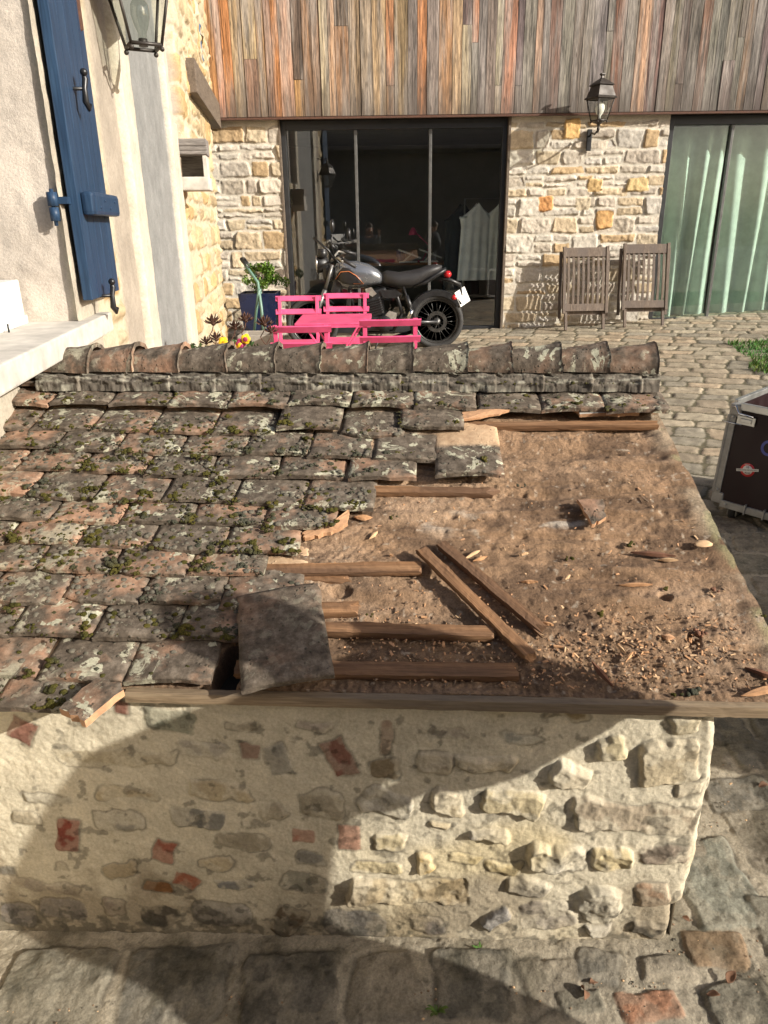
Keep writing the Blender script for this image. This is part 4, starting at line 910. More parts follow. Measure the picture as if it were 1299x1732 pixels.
# lintel of the far opening
tz=fac(313,110); tz2=fac(317,157); mb=MB()
mb.box(tuple(LP((tz[0]+7.2)/2,(tz[1]+tz2[1])/2+.03,-.10)),(7.2-tz[0],.36,tz[1]-tz2[1]+.05),R=RL,bev=.008); al_(mb.build('timber_lintel',M_oldbeam))
# masonry above the lintel
Ua=np.arange(T1-.02,7.25,.014); U,V=np.meshgrid(Ua,np.arange(tz[1]+.02,2.6,.014)); st=[(a+T1,b+1.1,*r) for (a,b,*r) in courses(2.3,1.6,rnd,OP,.13,.22,.2,.4,gap=.03,prot=.014,rg=.012,rd=.5)]
H,C=field(U,V,st,(.50,.43,.31),bn=.006,bs=9,seed=15,warp=.03,wsc=6,edge=.03); al_(gridobj('stone_front',LP(0,0)+LD*U[...,None]+LN*H[...,None]+Z3*V[...,None],C,M_stone))
# niche box standing out of the wall, its open front towards the lane
M_teakh=woodmat('grey_niche_oak',0,[(.10,.09,.08),(.2,.18,.165),(.3,.28,.26)],1.)
tn=fac(297,280)[0]; nb=L0+LD*tn; wN=.215
zl0,zl1,zs0,zs1=[hit(310,y,LD,LD@nb)[2] for y in (262,234,322,299)]
mb=MB(); mb.box(tuple(LP(tn+.10,(zl0+zl1)/2,wN/2)),(.20,wN+.02,zl1-zl0),R=RL,bev=.006)
for k in range(3): mb.box(tuple(LP(tn+.0,zl0+.012+k*.028,wN/2)),(.012,wN+.024,.018),R=RL,bev=.003)
al_(mb.build('niche_lintel',M_teakh))
mb=MB(); mb.box(tuple(LP(tn+.11,(zs0+zs1)/2,wN/2)),(.24,wN+.02,zs1-zs0),R=RL,bev=.01); al_(mb.build('niche_sill',M_slab))
mb=MB(); mb.box(tuple(LP(tn+.19,(zs1+zl0)/2,wN/2)),(.02,wN-.04,zl0-zs1),R=RL); al_(mb.build('niche_board',M_teakh))
mb=MB(); mb.box(tuple(LP(tn+.10,(zs1+zl0)/2,wN-.012)),(.19,.024,zl0-zs1),R=RL); al_(mb.build('niche_cheek',M_slab))
# shutter
M_blue=woodmat('blue_painted_wood',2,[(.012,.026,.055),(.018,.042,.085),(.034,.068,.125)],1.3,.45,bd=.0008)
OFF=.052; a0=fac(149,519,OFF); a1=fac(201,484,OFF); zb=(a0[1]+a1[1])/2; tS0,tS1=T0+.03,a1[0]
print('shutter',tS0,tS1,zb)
shut=MB(); nb=5; 
for i in range(nb):
    w=(tS1-tS0)/nb; shut.box(tuple(LP(tS0+w*(i+.5),zb+1.35,OFF-.015)),(w-.0022,.03,2.7),R=RL,bev=.003)
shut=al_(shut.build('shutter',M_blue))
HL=Matrix.Translation(hl.location).inverted()
def sub(o,par): o.parent=par; o.matrix_parent_inverse=par.matrix_basis.inverted()@ (Matrix()) ; return o
mb=MB(); mb.box(tuple(LP(tS0-.004,zb+1.35,OFF-.015)),(.012,.034,2.7),R=RL,bev=.003); sub(mb.build('edge_strip',M_blue),shut)
c0=fac(129,360,OFF+.04); c1=fac(190,322,OFF+.04)
for dz in (0.,.95):
    mb=MB(); zc=(fac(130,362,OFF+.04)[1]+fac(128,318,OFF+.04)[1])/2+dz; hh=(fac(128,318,OFF+.04)[1]-fac(130,362,OFF+.04)[1])
    mb.box(tuple(LP((tS0+tS1)/2+.01,zc,OFF+.024)),(tS1-tS0-.05,.048,hh),R=RL,bev=.014); br=mb.build('brace',M_blue); sub(br,shut)
    mb=MB(); 
    
    for q in (.2,.4,.6,.8): mb=MB(); mb.ball(tuple(LP(tS0+.03+(tS1-tS0-.06)*q,zc+.012*(-1)**int(q*5),OFF+.049)),.005,1); sub(mb.build('nail_head',M_blue),shut)
    HO=-.014; mb=MB(); hz=fac(103,350,.0)[1]+dz; ht=T0-.035; mb.tube([tuple(LP(ht,hz-.045,HO)),tuple(LP(ht,hz-.002,HO))],.016,14); mb.tube([tuple(LP(ht,hz+.002,HO)),tuple(LP(ht,hz+.045,HO))],.0175,14); mb.tube([tuple(LP(ht,hz-.06,HO)),tuple(LP(ht,hz+.055,HO))],.007,8)
    mb.box(tuple(LP(ht+.035,hz+.02,.0)),(.05,.06,.022),R=RL); sub(mb.build('hinge',M_blue),shut)
for (x,y) in ((190,500),(143,150)):
    t_,z_=fac(x,y,.09); d=empty('shutter_dog',tuple(LP(t_,z_,.06)),'black iron shutter catch '+('under the lower far corner' if y>300 else 'halfway up the far edge')+' of the blue shutter','shutter catch','iron catches on the blue shutter',rz=0)
    mb=MB(); p=lambda a,b,c: tuple(Matrix(RL)@Vector((a,b,c)))
    mb.tube([p(0,.06,0),p(0,-.03,0)],.006); mb.tube([p(0,-.03,.055),p(.006,-.035,.03),p(0,-.03,0),p(-.008,-.03,-.04),p(.012,-.034,-.062),p(.02,-.04,-.045)],[.004,.011,.009,.012,.008,.005]); mb.ball(p(0,-.035,.05),.013,2); mb.build('latch',M_black,d)
# dark drawn pipe above the lantern bracket
t_,z_=fac(132,20,.05)
d=empty('shutter_bar',tuple(LP(t_,z_,.03)),'rusty iron shutter bar fixed on the wall at the top edge beside the blue shutter','shutter bar'); mb=MB(); mb.tube([p(0,0,-.06),p(0,-.02,-.055),p(0,-.02,.5)],.012); mb.build('bar',M_rust,d)

# ================================================================ LANTERNS
M_bulb=plain('opal_bulb',(.75,.73,.66),.25,var=.03); M_lmetal=plain('lantern_metal',(.05,.042,.036),.5,.4,var=.4,sc=30)
def lantern(loc,s,rot,label,wall_dir,arm,clear=False):
    root=empty('wall_lantern',loc,label,'wall lantern','wall lanterns'); root.rotation_euler=(0,0,rot)
    b0,b1,H_=.066*s,.112*s,.225*s
    mb=MB(); cs=[(1,1),(-1,1),(-1,-1),(1,-1)]
    for i,(x,y) in enumerate(cs):
        x2,y2=cs[(i+1)%4]; t=.007*s
        mb.tube([(x*b0,y*b0,0),(x*b1,y*b1,H_)],t,6); mb.tube([(x*b0,y*b0,0),(x2*b0,y2*b0,0)],t*1.2,6); mb.tube([(x*b1,y*b1,H_),(x2*b1,y2*b1,H_)],t*1.2,6)
        mb.ball((x*b0,y*b0,-.016*s),.011*s,2); mb.tube([(x*b0,y*b0,0),(x*b0,y*b0,-.012*s)],.004*s,6)
    mb.lathe([(b0*1.2,0),(b0*1.1,-.008*s),(.02*s,-.04*s),(.012*s,-.07*s),(.02*s,-.085*s),(.004*s,-.13*s)],n=20) if not clear else mb.lathe([(.02*s,0),(.02*s,.03*s)],n=12)
    mb.build('frame',M_lmetal,root)
    mb=MB(); 
    for i,(x,y) in enumerate(cs):
        x2,y2=cs[(i+1)%4]; k=.97; mb.quad([(x*b0*k,y*b0*k,0),(x2*b0*k,y2*b0*k,0),(x2*b1*k,y2*b1*k,H_),(x*b1*k,y*b1*k,H_)])
    mb.build('glass',M_lglass,root)
    mb=MB(); o4=[(b1*1.22,H_),(b1*1.25,H_+.012*s),(b1*1.1,H_+.025*s),(b1*.80,H_+.13*s),(b1*.98,H_+.14*s),(b1*.9,H_+.15*s),(b1*.5,H_+.185*s),(.02*s,H_+.215*s),(.018*s,H_+.235*s),(.034*s,H_+.25*s),(.03*s,H_+.262*s),(.004*s,H_+.266*s)]
    mb.lathe([(r*1.36 if r>.05*s else r,z) for r,z in o4],n=4,M=Matrix.Rotation(pi/4,4,'Z'),smooth=False); mb.build('hood',M_lmetal,root)
    bq=1 if clear else 1.35; mb=MB(); mb.lathe([(.018*s,.02*s),(.018*s,.05*s),(.03*s*bq,.075*s),(.042*s*bq,.12*s),(.038*s*bq,.16*s),(.018*s*bq,.19*s),(.002*s,.195*s)],n=20); mb.build('bulb',M_bulb if not clear else M_lglass,root)
    iw=Matrix.Rotation(-rot,3,'Z'); wd=iw@Vector(wall_dir); zz=-.10*s if not clear else H_+.3*s
    mb=MB(); P_=[Vector((0,0,zz)),wd*arm*.35+Vector((0,0,zz-.03*s)),wd*arm*.7+Vector((0,0,zz+.0*s)),wd*arm+Vector((0,0,zz-.04*s))]
    mb.tube(P_,.011*s,8); mb.tube([P_[0],Vector((0,0,zz+(.09*s if not clear else -.05*s)))],.012*s,8)
    RR=Matrix.Rotation(atan2(wd.y,wd.x),3,'Z'); mb.box(P_[3]+Vector((0,0,-.03*s))-wd*.02,(.035*s,.06*s,.24*s),R=RR,bev=.006*s); mb.build('bracket',M_black if not clear else M_lmetal,root)
    return root
pl=hit(1013,204,np.array([0,1,0]),BY-.40); lantern(tuple(pl),.93,radians(22),'black wall lantern with an opal bulb on the stone pier between the glass doors',(0,1,0),.38)
pn=ray(243,79); pn=pn*(3.15/(pn@cF)); lantern(tuple(pn),.95,radians(27),'weathered lantern with clear bulb on the left house, cut by the top edge',tuple(-LN),.28,True)

# ================================================================ COURTYARD OBJECTS
def mt(px_,py_,Y): return back(px_,py_,Y)
# --- motorcycle (seen from its left side, front wheel to the left)
YM=8.55; zc_=YM*cos(PITCH)+1.1*sin(PITCH); 
bike=empty('motorcycle',(mt(640,585,YM)[0],YM,gz(.2,YM)),'black retro motorcycle with a gunmetal tank parked before the left glass door','motorcycle')
BI=bike.location.copy()
def bp(x,y,dy=0): q=mt(x,y,YM+dy); return Vector(tuple(q))-BI
M_tyre=plain('tyre_rubber',(.028,.027,.026),.75,var=.3,sc=60); M_gun=plain('gunmetal_paint',(.20,.21,.23),.22,.6,var=.06,bd=.0001,Coat_Weight=.6); M_seat=plain('black_leatherette',(.022,.021,.022),.5,var=.2,sc=70,bd=.0008)
M_red=plain('red_lens',(.45,.015,.02),.2,var=.1); M_sil=plain('cast_alloy',(.42,.40,.36),.4,.7,var=.15); M_dsil=plain('dull_fork_metal',(.16,.155,.15),.4,.6); M_orange=plain('tank_stripe',(.55,.18,.06),.35)
RX=Matrix.Rotation(pi/2,4,'X')
def wheel(name,c,R_,parent,tw=.065):
    w=empty(name,c); w.parent=parent
    mb=MB(); prof=[(R_-tw,-.045),(R_-.03,-.062),(R_-.008,-.045),(R_,-.015),(R_,.015),(R_-.008,.045),(R_-.03,.062),(R_-tw,.045),(R_-tw,-.045)]
    mb.lathe(prof,n=56,M=RX); mb.build('tyre',M_tyre,w)
    mb=MB(); mb.lathe([(R_-tw-.018,-.03),(R_-tw,-.042),(R_-tw+.003,0),(R_-tw,.042),(R_-tw-.018,.03),(R_-tw-.018,-.03)],n=48,M=RX)
    mb.lathe([(.0,-.06),(.04,-.06),(.045,-.03),(.03,0),(.045,.03),(.04,.06),(0,.06)],n=24,M=RX)
    for i in range(24):
        a=2*pi*i/24; a2=a+(.35 if i%2 else -.35); mb.tube([(.04*cos(a2),(-.03)**1 if i%4<2 else .03,.04*sin(a2)),((R_-tw-.01)*cos(a),0,(R_-tw-.01)*sin(a))],.0035,5)
    mb.build('rim',M_frame if False else M_rimb,w)
    mb=MB()
    for i in range(32):
        a,b=2*pi*i/32,2*pi*(i+1)/32
        mb.quad([(.075*cos(a),-.07,.075*sin(a)),(.075*cos(b),-.07,.075*sin(b)),(.115*cos(b),-.07,.115*sin(b)),(.115*cos(a),-.07,.115*sin(a))])
    mb.build('brake_disc',M_rimb,w); return w
M_rimb=plain('dark_rim',(.06,.058,.055),.35,.5)
wc=bp(738,543); R_=wc.z; R_=max(.28,min(.33,wc.z))
wheel('wheel',wc,wc.z,bike); fc=bp(529,546); fc.z=wc.z*.98; wheel('wheel',fc,fc.z,bike,.06)
# tank: lofted body
def loft(name,sec,mat,n=20,p=2.4):
    b=bmesh.new(); rings=[]
    for (c,hw,hh) in sec:
        ring=[]
        for k in range(n):
            a=2*pi*k/n; ca,sa=cos(a),sin(a); ring.append(b.verts.new(Vector(c)+Vector((0,hw*math.copysign(abs(ca)**(2/p),ca),hh*math.copysign(abs(sa)**(2/p),sa)))))
        rings.append(ring)
    for A_,B_ in zip(rings,rings[1:]):
        for k in range(n): f=b.faces.new((A_[k],A_[(k+1)%n],B_[(k+1)%n],B_[k])); f.smooth=True
    b.faces.new(rings[0]); b.faces.new(rings[-1]); bmesh.ops.recalc_face_normals(b,faces=b.faces[:]); me=bpy.data.meshes.new(name); b.to_mesh(me); b.free(); return link(name,me,mat,bike)
px1=1/ (FP/zc_)
def sec(x,yt,yb,hw): return (bp(x,(yt+yb)/2),hw,(yb-yt)/2*px1)
loft('fuel_tank',[sec(563,458,478,.05),sec(570,447,485,.10),sec(585,443,488,.13),sec(605,443,487,.14),sec(625,448,483,.13),sec(640,457,480,.11),sec(648,466,480,.07)],M_gun)
o=loft('tank_panel',[(bp(570,468,-.105),.012,.03),(bp(580,466,-.135),.012,.085),(bp(592,468,-.140),.012,.085),(bp(604,474,-.142),.012,.05),(bp(614,478,-.138),.008,.018)],M_black)
mb=MB(); mb.tube([bp(568,472,-.12),bp(576,460,-.146),bp(590,459,-.153),bp(602,466,-.156),bp(615,480,-.148),bp(598,480,-.154)],.004,5); mb.build('tank_stripe',M_orange,bike)
loft('seat',[sec(645,462,480,.07),sec(655,458,483,.12),sec(675,461,486,.13),sec(695,458,485,.13),(bp(708,468),.125,.085),(bp(722,460),.115,.07),(bp(738,455),.095,.05),(bp(747,452),.05,.02)],M_seat)
loft('tail',[(bp(700,484),.10,.02),(bp(720,476),.10,.03),(bp(740,463),.085,.035),(bp(754,456),.06,.025)],M_black)
mb=MB(); mb.ball(bp(757,464),.045,2,(1,1.2,.9)); mb.build('tail_light',M_red,bike)
mb=MB(); mb.ball(bp(768,503,-.06),.032,2); mb.build('indicator',M_red,bike)
pc=bp(782,502); pr_=Matrix.Rotation(radians(-25),3,'Y')@Matrix.Rotation(radians(48),3,'Z'); 
mb=MB(); mb.box(pc,(.20,.01,.17),R=pr_,bev=.003); pln=mb.build('number_plate',M_white,bike)
mb=MB(); mb.tube([bp(744,470),bp(762,474),bp(779,482)],.022,8); mb.tube([bp(779,482),bp(781,500)],.012,6); mb.build('plate_bracket',M_black,bike)
mb=MB()
for i in range(15):
    a,b=radians(35+i*8),radians(35+(i+1)*8); r1=wc.z+.035
    mb.quad([wc+Vector((r1*cos(a),-.075,r1*sin(a))),wc+Vector((r1*cos(b),-.075,r1*sin(b))),wc+Vector((r1*cos(b),.075,r1*sin(b))),wc+Vector((r1*cos(a),.075,r1*sin(a)))])
    for s_ in (-.075,.075): mb.quad([wc+Vector((r1*cos(a),s_,r1*sin(a))),wc+Vector((r1*cos(b),s_,r1*sin(b))),wc+Vector(((r1-.06)*cos(b),s_,(r1-.06)*sin(b))),wc+Vector(((r1-.06)*cos(a),s_,(r1-.06)*sin(a)))])
mb.build('rear_mudguard',M_black,bike)
mb=MB()
for i in range(13):
    a,b=radians(40+i*8),radians(40+(i+1)*8); r1=fc.z+.025
    mb.quad([fc+Vector((r1*cos(a),-.06,r1*sin(a))),fc+Vector((r1*cos(b),-.06,r1*sin(b))),fc+Vector((r1*cos(b),.06,r1*sin(b))),fc+Vector((r1*cos(a),.06,r1*sin(a)))])
mb.build('front_mudguard',M_black,bike)
mb=MB(); mb.box(bp(572,478),(.10,.20,.26),R=Matrix.Rotation(.3,3,'Y'),bev=.02); mb.box(bp(556,462),(.13,.17,.15),bev=.04); mb.box(bp(590,515),(.05,.24,.26),R=Matrix.Rotation(.15,3,'Y'),bev=.01); mb.build('radiator',M_black,bike)
for s_ in (-.11,.11): mb=MB(); mb.tube([bp(562,448,s_),bp(550,490,s_)],.018,10); mb.tube([bp(550,490,s_),fc+Vector((0,s_,0))],.027,10); mb.build('fork_leg',M_dsil,bike)
mb=MB(); mb.lathe([(.02,-.14),(.08,-.10),(.092,-.03),(.096,.0),(.085,.012),(0,.02)],n=28,M=Matrix.Rotation(-pi/2,4,'Y')); hd=mb.build('headlight',M_black,bike); hd.location=bp(537,447)
mb=MB(); mb.lathe([(.098,-.006),(.102,.006),(.09,.012)],n=28,M=Matrix.Rotation(-pi/2,4,'Y')); o=mb.build('rim',M_chrome,hd)
mb=MB(); mb.lathe([(.03,-.05),(.052,-.03),(.052,.02),(.045,.025),(0,.025)],n=20,c=bp(545,425,.06)); mb.lathe([(.03,-.05),(.052,-.03),(.052,.02),(.045,.025),(0,.025)],n=20,c=bp(545,428,-.06)); mb.build('instruments',M_black,bike)
mb=MB(); mb.tube([bp(580,443,-.40),bp(572,436,-.34),bp(562,440,-.15),bp(560,442,0),bp(562,438,.15),bp(572,425,.34),bp(585,428,.40)],.012,8); mb.build('handlebar',M_sil,bike)
for s_ in (-1,1): mb=MB(); mb.tube([bp(602,452 if s_<0 else 430,-.40 if s_<0 else .42),bp(578,438 if s_<0 else 424,s_*.38)],.018,8); mb.build('grip',M_seat,bike)
for (x,y,s_) in ((562,388,-.33),(590,402,.40)):
    mb=MB(); mb.tube([bp(566,436,s_),bp(560,412,s_*1.05),bp(x,y+8,s_*1.1)],.007,6); mb.ball(bp(x,y-6,s_*1.1),.052,2,(.5,1,1.3)); mb.build('mirror',M_black,bike)
for pts,rr in (([bp(530,402,-.3),bp(556,424,-.33),bp(566,440,-.28)],.012),([bp(556,410,-.3),bp(566,420,-.32)],.016),([bp(552,430,.1),bp(545,450,.05),bp(556,470,0)],.01),([bp(562,432,-.1),bp(575,446,-.1),bp(572,470,-.08),bp(552,480,-.05)],.008)):
    mb=MB(); mb.tube(pts,rr,6); mb.build('cable',M_black,bike)
mb=MB(); mb.tube([bp(566,452),bp(590,485),bp(600,530),bp(625,562),bp(665,560),bp(680,530),bp(668,490),bp(640,482),bp(570,455)],.022,8); mb.tube([bp(668,488),bp(715,478)],.02,8); mb.build('frame',M_black,bike)
mb=MB()
mb.box(bp(628,545),(.36,.30,.16),bev=.04); mb.box(bp(632,518),(.20,.26,.20),R=Matrix.Rotation(-.25,3,'Y'),bev=.02); mb.box(bp(640,497),(.20,.24,.12),R=Matrix.Rotation(-.25,3,'Y'),bev=.03)
for k in range(6): mb.box(bp(632-k*.6,527-k*4),(.25,.30,.008),R=Matrix.Rotation(-.25,3,'Y'))
mb.lathe([(0,-.18),(.085,-.18),(.09,-.165),(.09,.165),(0,.17)],n=28,c=bp(650,545),M=RX); mb.lathe([(0,-.17),(.06,-.17),(.065,-.15),(.065,.15),(0,.15)],n=24,c=bp(618,548),M=RX); mb.build('engine',M_black,bike)
mb=MB(); mb.prism([(a[0],a[2]) for a in (bp(652,530),bp(658,523),bp(671,527),bp(669,540),bp(660,546),bp(654,542))],-.165,-.145); mb.build('sprocket_cover',M_sil,bike)
mb=MB(); mb.prism([(a[0],a[2]) for a in (bp(618,487),bp(628,484),bp(637,495),bp(630,500),bp(620,494))],-.15,-.12); mb.build('side_badge',M_sil,bike)
mb=MB(); mb.prism([(a[0],a[2]) for a in (bp(642,490),bp(668,488),bp(680,496),bp(668,503),bp(648,502))],-.13,-.10); mb.build('side_cover',M_black,bike)
mb=MB(); mb.tube([bp(612,520,.1),bp(600,545,.14),bp(612,568,.15),bp(660,572,.16),bp(700,560,.17)],.022,8); mb.tube([bp(695,560,.17),bp(760,548,.19)],.04,12); mb.tube([bp(612,520,-.1),bp(600,545,-.12),bp(615,570,-.12),bp(665,574,-.12)],.02,8); mb.build('exhaust',M_black,bike)
for s_ in (-.13,.13):
    mb=MB(); mb.tube([bp(682,485,s_),bp(703,545,s_)],.012,8); mb.tube([bp(687,500,s_),bp(697,528,s_)],.028,10); mb.build('shock_absorber',M_black,bike)
mb=MB(); mb.tube([bp(690,540,-.17),bp(697,524,-.17)],.026,10); mb.build('foot_rest_hanger',M_chrome,bike)
mb=MB(); mb.tube([bp(665,545,-.1),wc+Vector((0,-.1,0))],.024,8); mb.tube([bp(665,545,.1),wc+Vector((0,.1,0))],.024,8); mb.build('swing_arm',M_black,bike)
mb=MB(); mb.tube([bp(648,560,-.12),bp(640,575,-.2),(bp(632,575,-.3).x,-.3,.005)],.010,6); mb.build('side_stand',M_black,bike)

# --- pink folding set
def bar(mb,a,b,w,t,flat=(1,0,0)):
    a=Vector(a);b=Vector(b);d=b-a; ez=d.normalized(); ex=Vector(flat); ex=(ex-ez*ex.dot(ez)).normalized(); ey=ez.cross(ex); R=Matrix((ex,ey,ez)).transposed(); mb.box((a+b)/2,(w,t,d.length),R=R,bev=.0025); return mb
def pink_chair():
    r=empty('folding_chair',(0,0,0))
    for i,z in enumerate((.805,.695)):
        mb=MB(); y=.21+.02*i
        n=12; pts=[(-.20+.40*k/n,.205-.035*(z-.68)/.11*-1+.012*cos(pi*(k/n-.5)),z) for k in range(n+1)]
        for a,b in zip(pts,pts[1:]): 
            for zz in (0,): mb.box(((a[0]+b[0])/2,(a[1]+b[1])/2,z),(.0345,.012,.048),R=Matrix.Rotation(atan2(b[1]-a[1],b[0]-a[0]),3,'Z')@Matrix.Rotation(-.6,3,'X'))
        mb.build('back_slat',M_pink,r)
    for s in (-1,1):
        mb=MB(); bar(mb,(s*.165,.235,.83),(s*.165,.16,.45),.028,.012); bar(mb,(s*.165,.16,.45),(s*.165,-.22,0),.028,.012); mb.build('leg',M_pink,r)
        mb=MB(); bar(mb,(s*.145,-.17,.45),(s*.145,.22,0),.028,.012); mb.build('leg',M_pink,r)
    for k in range(5): mb=MB(); mb.box((0,-.16+k*.075,.455),(.36,.055,.012),bev=.002); mb.build('seat_slat',M_pink,r)
    return r
pc=pink_chair()
ch=[((508,547),4.9,0,'pink folding chair in front of the table at left, dark helmet on its seat'),((658,549),4.95,.03,'pink folding chair in front of the table at right, nearest the motorcycle wheel'),
    ((504,505),6.75,pi,'pink folding chair facing the camera, left one behind the pink table'),((584,505),6.75,pi-.03,'pink folding chair facing the camera, right one behind the pink table')]
for i,((x,y),Y,rz,lb) in enumerate(ch):
    o=pc if i==0 else copy_tree(pc); q=mt(x,y,Y); 
    yy=Y+(-.2 if rz<1 else .2); o.location=(q[0],Y,gz(q[0],Y)); 
    if rz<1: o.rotation_euler=(0,0,pi+rz); o.location.y=Y+.22
    else: o.rotation_euler=(0,0,rz-pi); o.location.y=Y-.22
    dz=q[2]-(o.location.z+.815); o.location.z+=0
    o['label']=lb; o['category']='folding chair'; o['group']='pink folding chairs round the small table'; print('chair dz',round(dz,3))
q=mt(566,536,5.85); tb_=empty('folding_table',(q[0],5.88,gz(q[0],5.88)),'square pink metal folding table between the four pink chairs','folding table')
mb=MB(); mb.box((0,0,.70),(.56,.62,.014),bev=.004); mb.box((0,-.30,.688),(.56,.014,.028)); mb.box((0,.30,.688),(.56,.014,.028)); mb.build('table_top',M_pink,tb_)
for s in (-1,1):
    for a,b in ((-.24,.24),(.24,-.24)):
        mb=MB(); bar(mb,(a*.9,s*.24,.69),(b*.9,s*.24,0),.026,.014,(0,1,0)); mb.build('leg',M_pink,tb_)
# things on the front left chair
q=mt(498,588,5.25); mb=MB(); mb.ball((0,0,0),.15,3,(1,1,.75),jit=.05); hel=mb.build('helmet',M_seat); hel.location=(q[0],5.12,gz(q[0],5.2)+.54); tag(hel,'dark rounded helmet lying on the seat of the front left pink chair','helmet')
U,V=np.meshgrid(np.linspace(-.15,.15,24),np.linspace(-.12,.12,20)); P=np.stack([U,V,.08*fbm(U*12,V*12,88,3)+.03],-1); cl=gridobj('white_cloth',P,np.ones(P.shape)*.7,M_curt); q=mt(538,590,5.2); cl.location=(q[0],5.15,gz(q[0],5.2)+.52); tag(cl,'crumpled white cloth lying beside the helmet on the front left pink chair','cloth')

# --- folded teak chairs against the pier
def teak_chair():
    r=empty('folded_chair',(0,0,0))          # local: x across, y away from the wall is -y, z up
    T=radians(7); tz_=lambda z: -.30+.24*z/1.0
    def P_(x,z,d=0): return (x,-.27+.20*z+d,z)
    for s in (-1,1): mb=MB(); bar(mb,P_(s*.265,.20),P_(s*.265,.99),.035,.045); mb.build('stile',M_teak,r)
    mb=MB(); mb.box(P_(0,.925),(.50,.028,.11),R=Matrix.Rotation(-.2,3,'X'),bev=.004); mb.build('top_rail',M_teak,r)
    mb=MB(); mb.box(P_(0,.27),(.50,.028,.09),R=Matrix.Rotation(-.2,3,'X'),bev=.004); mb.build('bottom_rail',M_teak,r)
    for k in range(8):
        x=-.215+.43*k/7; mb=MB(); pts=[P_(x,.31+.57*j/6,-.015*sin(pi*j/6)) for j in range(7)]
        for a,b in zip(pts,pts[1:]): bar(mb,a,b,.030,.012)
        mb.build('slat',M_teak,r)
    for s in (-1,1): mb=MB(); bar(mb,P_(s*.235,0,.0),P_(s*.235,.30,.03),.032,.034); mb.build('leg',M_teak,r)
    for s in (-1,1): mb=MB(); bar(mb,P_(s*.295,.13,.09),P_(s*.295,.93,.05),.030,.04); mb.build('rear_leg',M_teak,r)
    mb=MB(); mb.box(P_(0,.20,.05),(.46,.02,.05)); mb.build('cross_rail',M_teak,r); mb=MB(); mb.box(P_(0,.88,.055),(.56,.02,.05)); mb.build('cross_rail',M_teak,r)
    return r
tc_=teak_chair(); Yc=BY-.13
for i,(x,y,rz,lb) in enumerate([(985,560,.04,'weathered folded teak chair leaning on the pier, nearer the lantern side left'),(1086,552,.0,'weathered folded teak chair leaning at the pier edge beside the green curtains')]):
    o=tc_ if i==0 else copy_tree(tc_); q=back(x,y,Yc-.22); o.location=(q[0],Yc,gz(q[0],Yc-.2)); o.rotation_euler=(0,0,rz); o.scale=(.97,1,.95); o['label']=lb; o['category']='folding chair'; o['group']='folded wooden chairs against the pier'
    print('teak',q[2],gz(q[0],Yc-.22))

# --- planter with boxwood, green frame, trough, flowers
Yp=8.75; q=mt(444,560,Yp); pt=empty('tall_planter',(q[0],Yp,gz(q[0],Yp)),'tall dark blue tapered planter with a boxwood in the corner by the left pier','planter')
M_bpl=plain('blue_planter_glaze',(.006,.013,.05),.3,var=.25,sc=8)
zt_=mt(444,494,Yp)[2]-pt.location.z; print('planter h',zt_)
mb=MB(); w1=62*zc_/FP*1.02/2; mb.lathe([(w1*.72*1.414,0),(w1*1.414,zt_),(w1*.92*1.414,zt_),(w1*.88*1.414,zt_-.06)],n=4,M=Matrix.Rotation(pi/4,4,'Z'),smooth=False); mb.build('pot',M_bpl,pt)
def leafcloud(name,c,R_,n,ls,cols,mat,parent=None):
    V=[];Fc=[];Cc=[]
    cl=[(Vector((random.gauss(0,.5)*R_[0],random.gauss(0,.5)*R_[1],random.uniform(-.4,.9)*R_[2])),random.uniform(.25,.45)) for _ in range(26)]
    for i in range(n):
        k,rr=random.choice(cl); d=Vector((random.gauss(0,1),random.gauss(0,1),random.gauss(0,1))).normalized()*rr*(random.random()**.33); p_=k+Vector((d.x*R_[0],d.y*R_[1],d.z*R_[2]))+Vector(c)
        a=Vector((random.gauss(0,1),random.gauss(0,1),random.gauss(0,1)+.3)).normalized(); b=a.cross(Vector((random.random(),random.random(),random.random()))).normalized(); s=ls*random.uniform(.6,1.3); i0=len(V)
        V+=[tuple(p_-a*s),tuple(p_+b*s*.5),tuple(p_+a*s),tuple(p_-b*s*.5)]; Fc.append((i0,i0+1,i0+2,i0+3)); cc=random.choice(cols); f=random.uniform(.7,1.2); Cc+=[tuple(v*f for v in cc)]*4
    me=bpy.data.meshes.new(name); me.from_pydata(V,[],Fc); at=me.color_attributes.new('Col','FLOAT_COLOR','POINT'); at.data.foreach_set('color',np.array([c_+(1,) for c_ in Cc],np.float32).reshape(-1)); return link(name,me,mat,parent)
bx=empty('boxwood_shrub',(pt.location.x+.02,Yp,pt.location.z+zt_),'bushy bright green boxwood growing from the tall blue planter','shrub')
leafcloud('foliage',(0.03,0,.13),(.19,.18,.17),2600,.017,[(.08,.16,.02),(.13,.24,.03),(.20,.32,.05),(.05,.10,.015)],M_grass,bx)
mb=MB(); 
for i in range(6): mb.tube([(0,0,-.05),(random.uniform(-.1,.1),random.uniform(-.1,.1),.2)],.006,5)
mb.build('stem',M_oldbeam,bx)
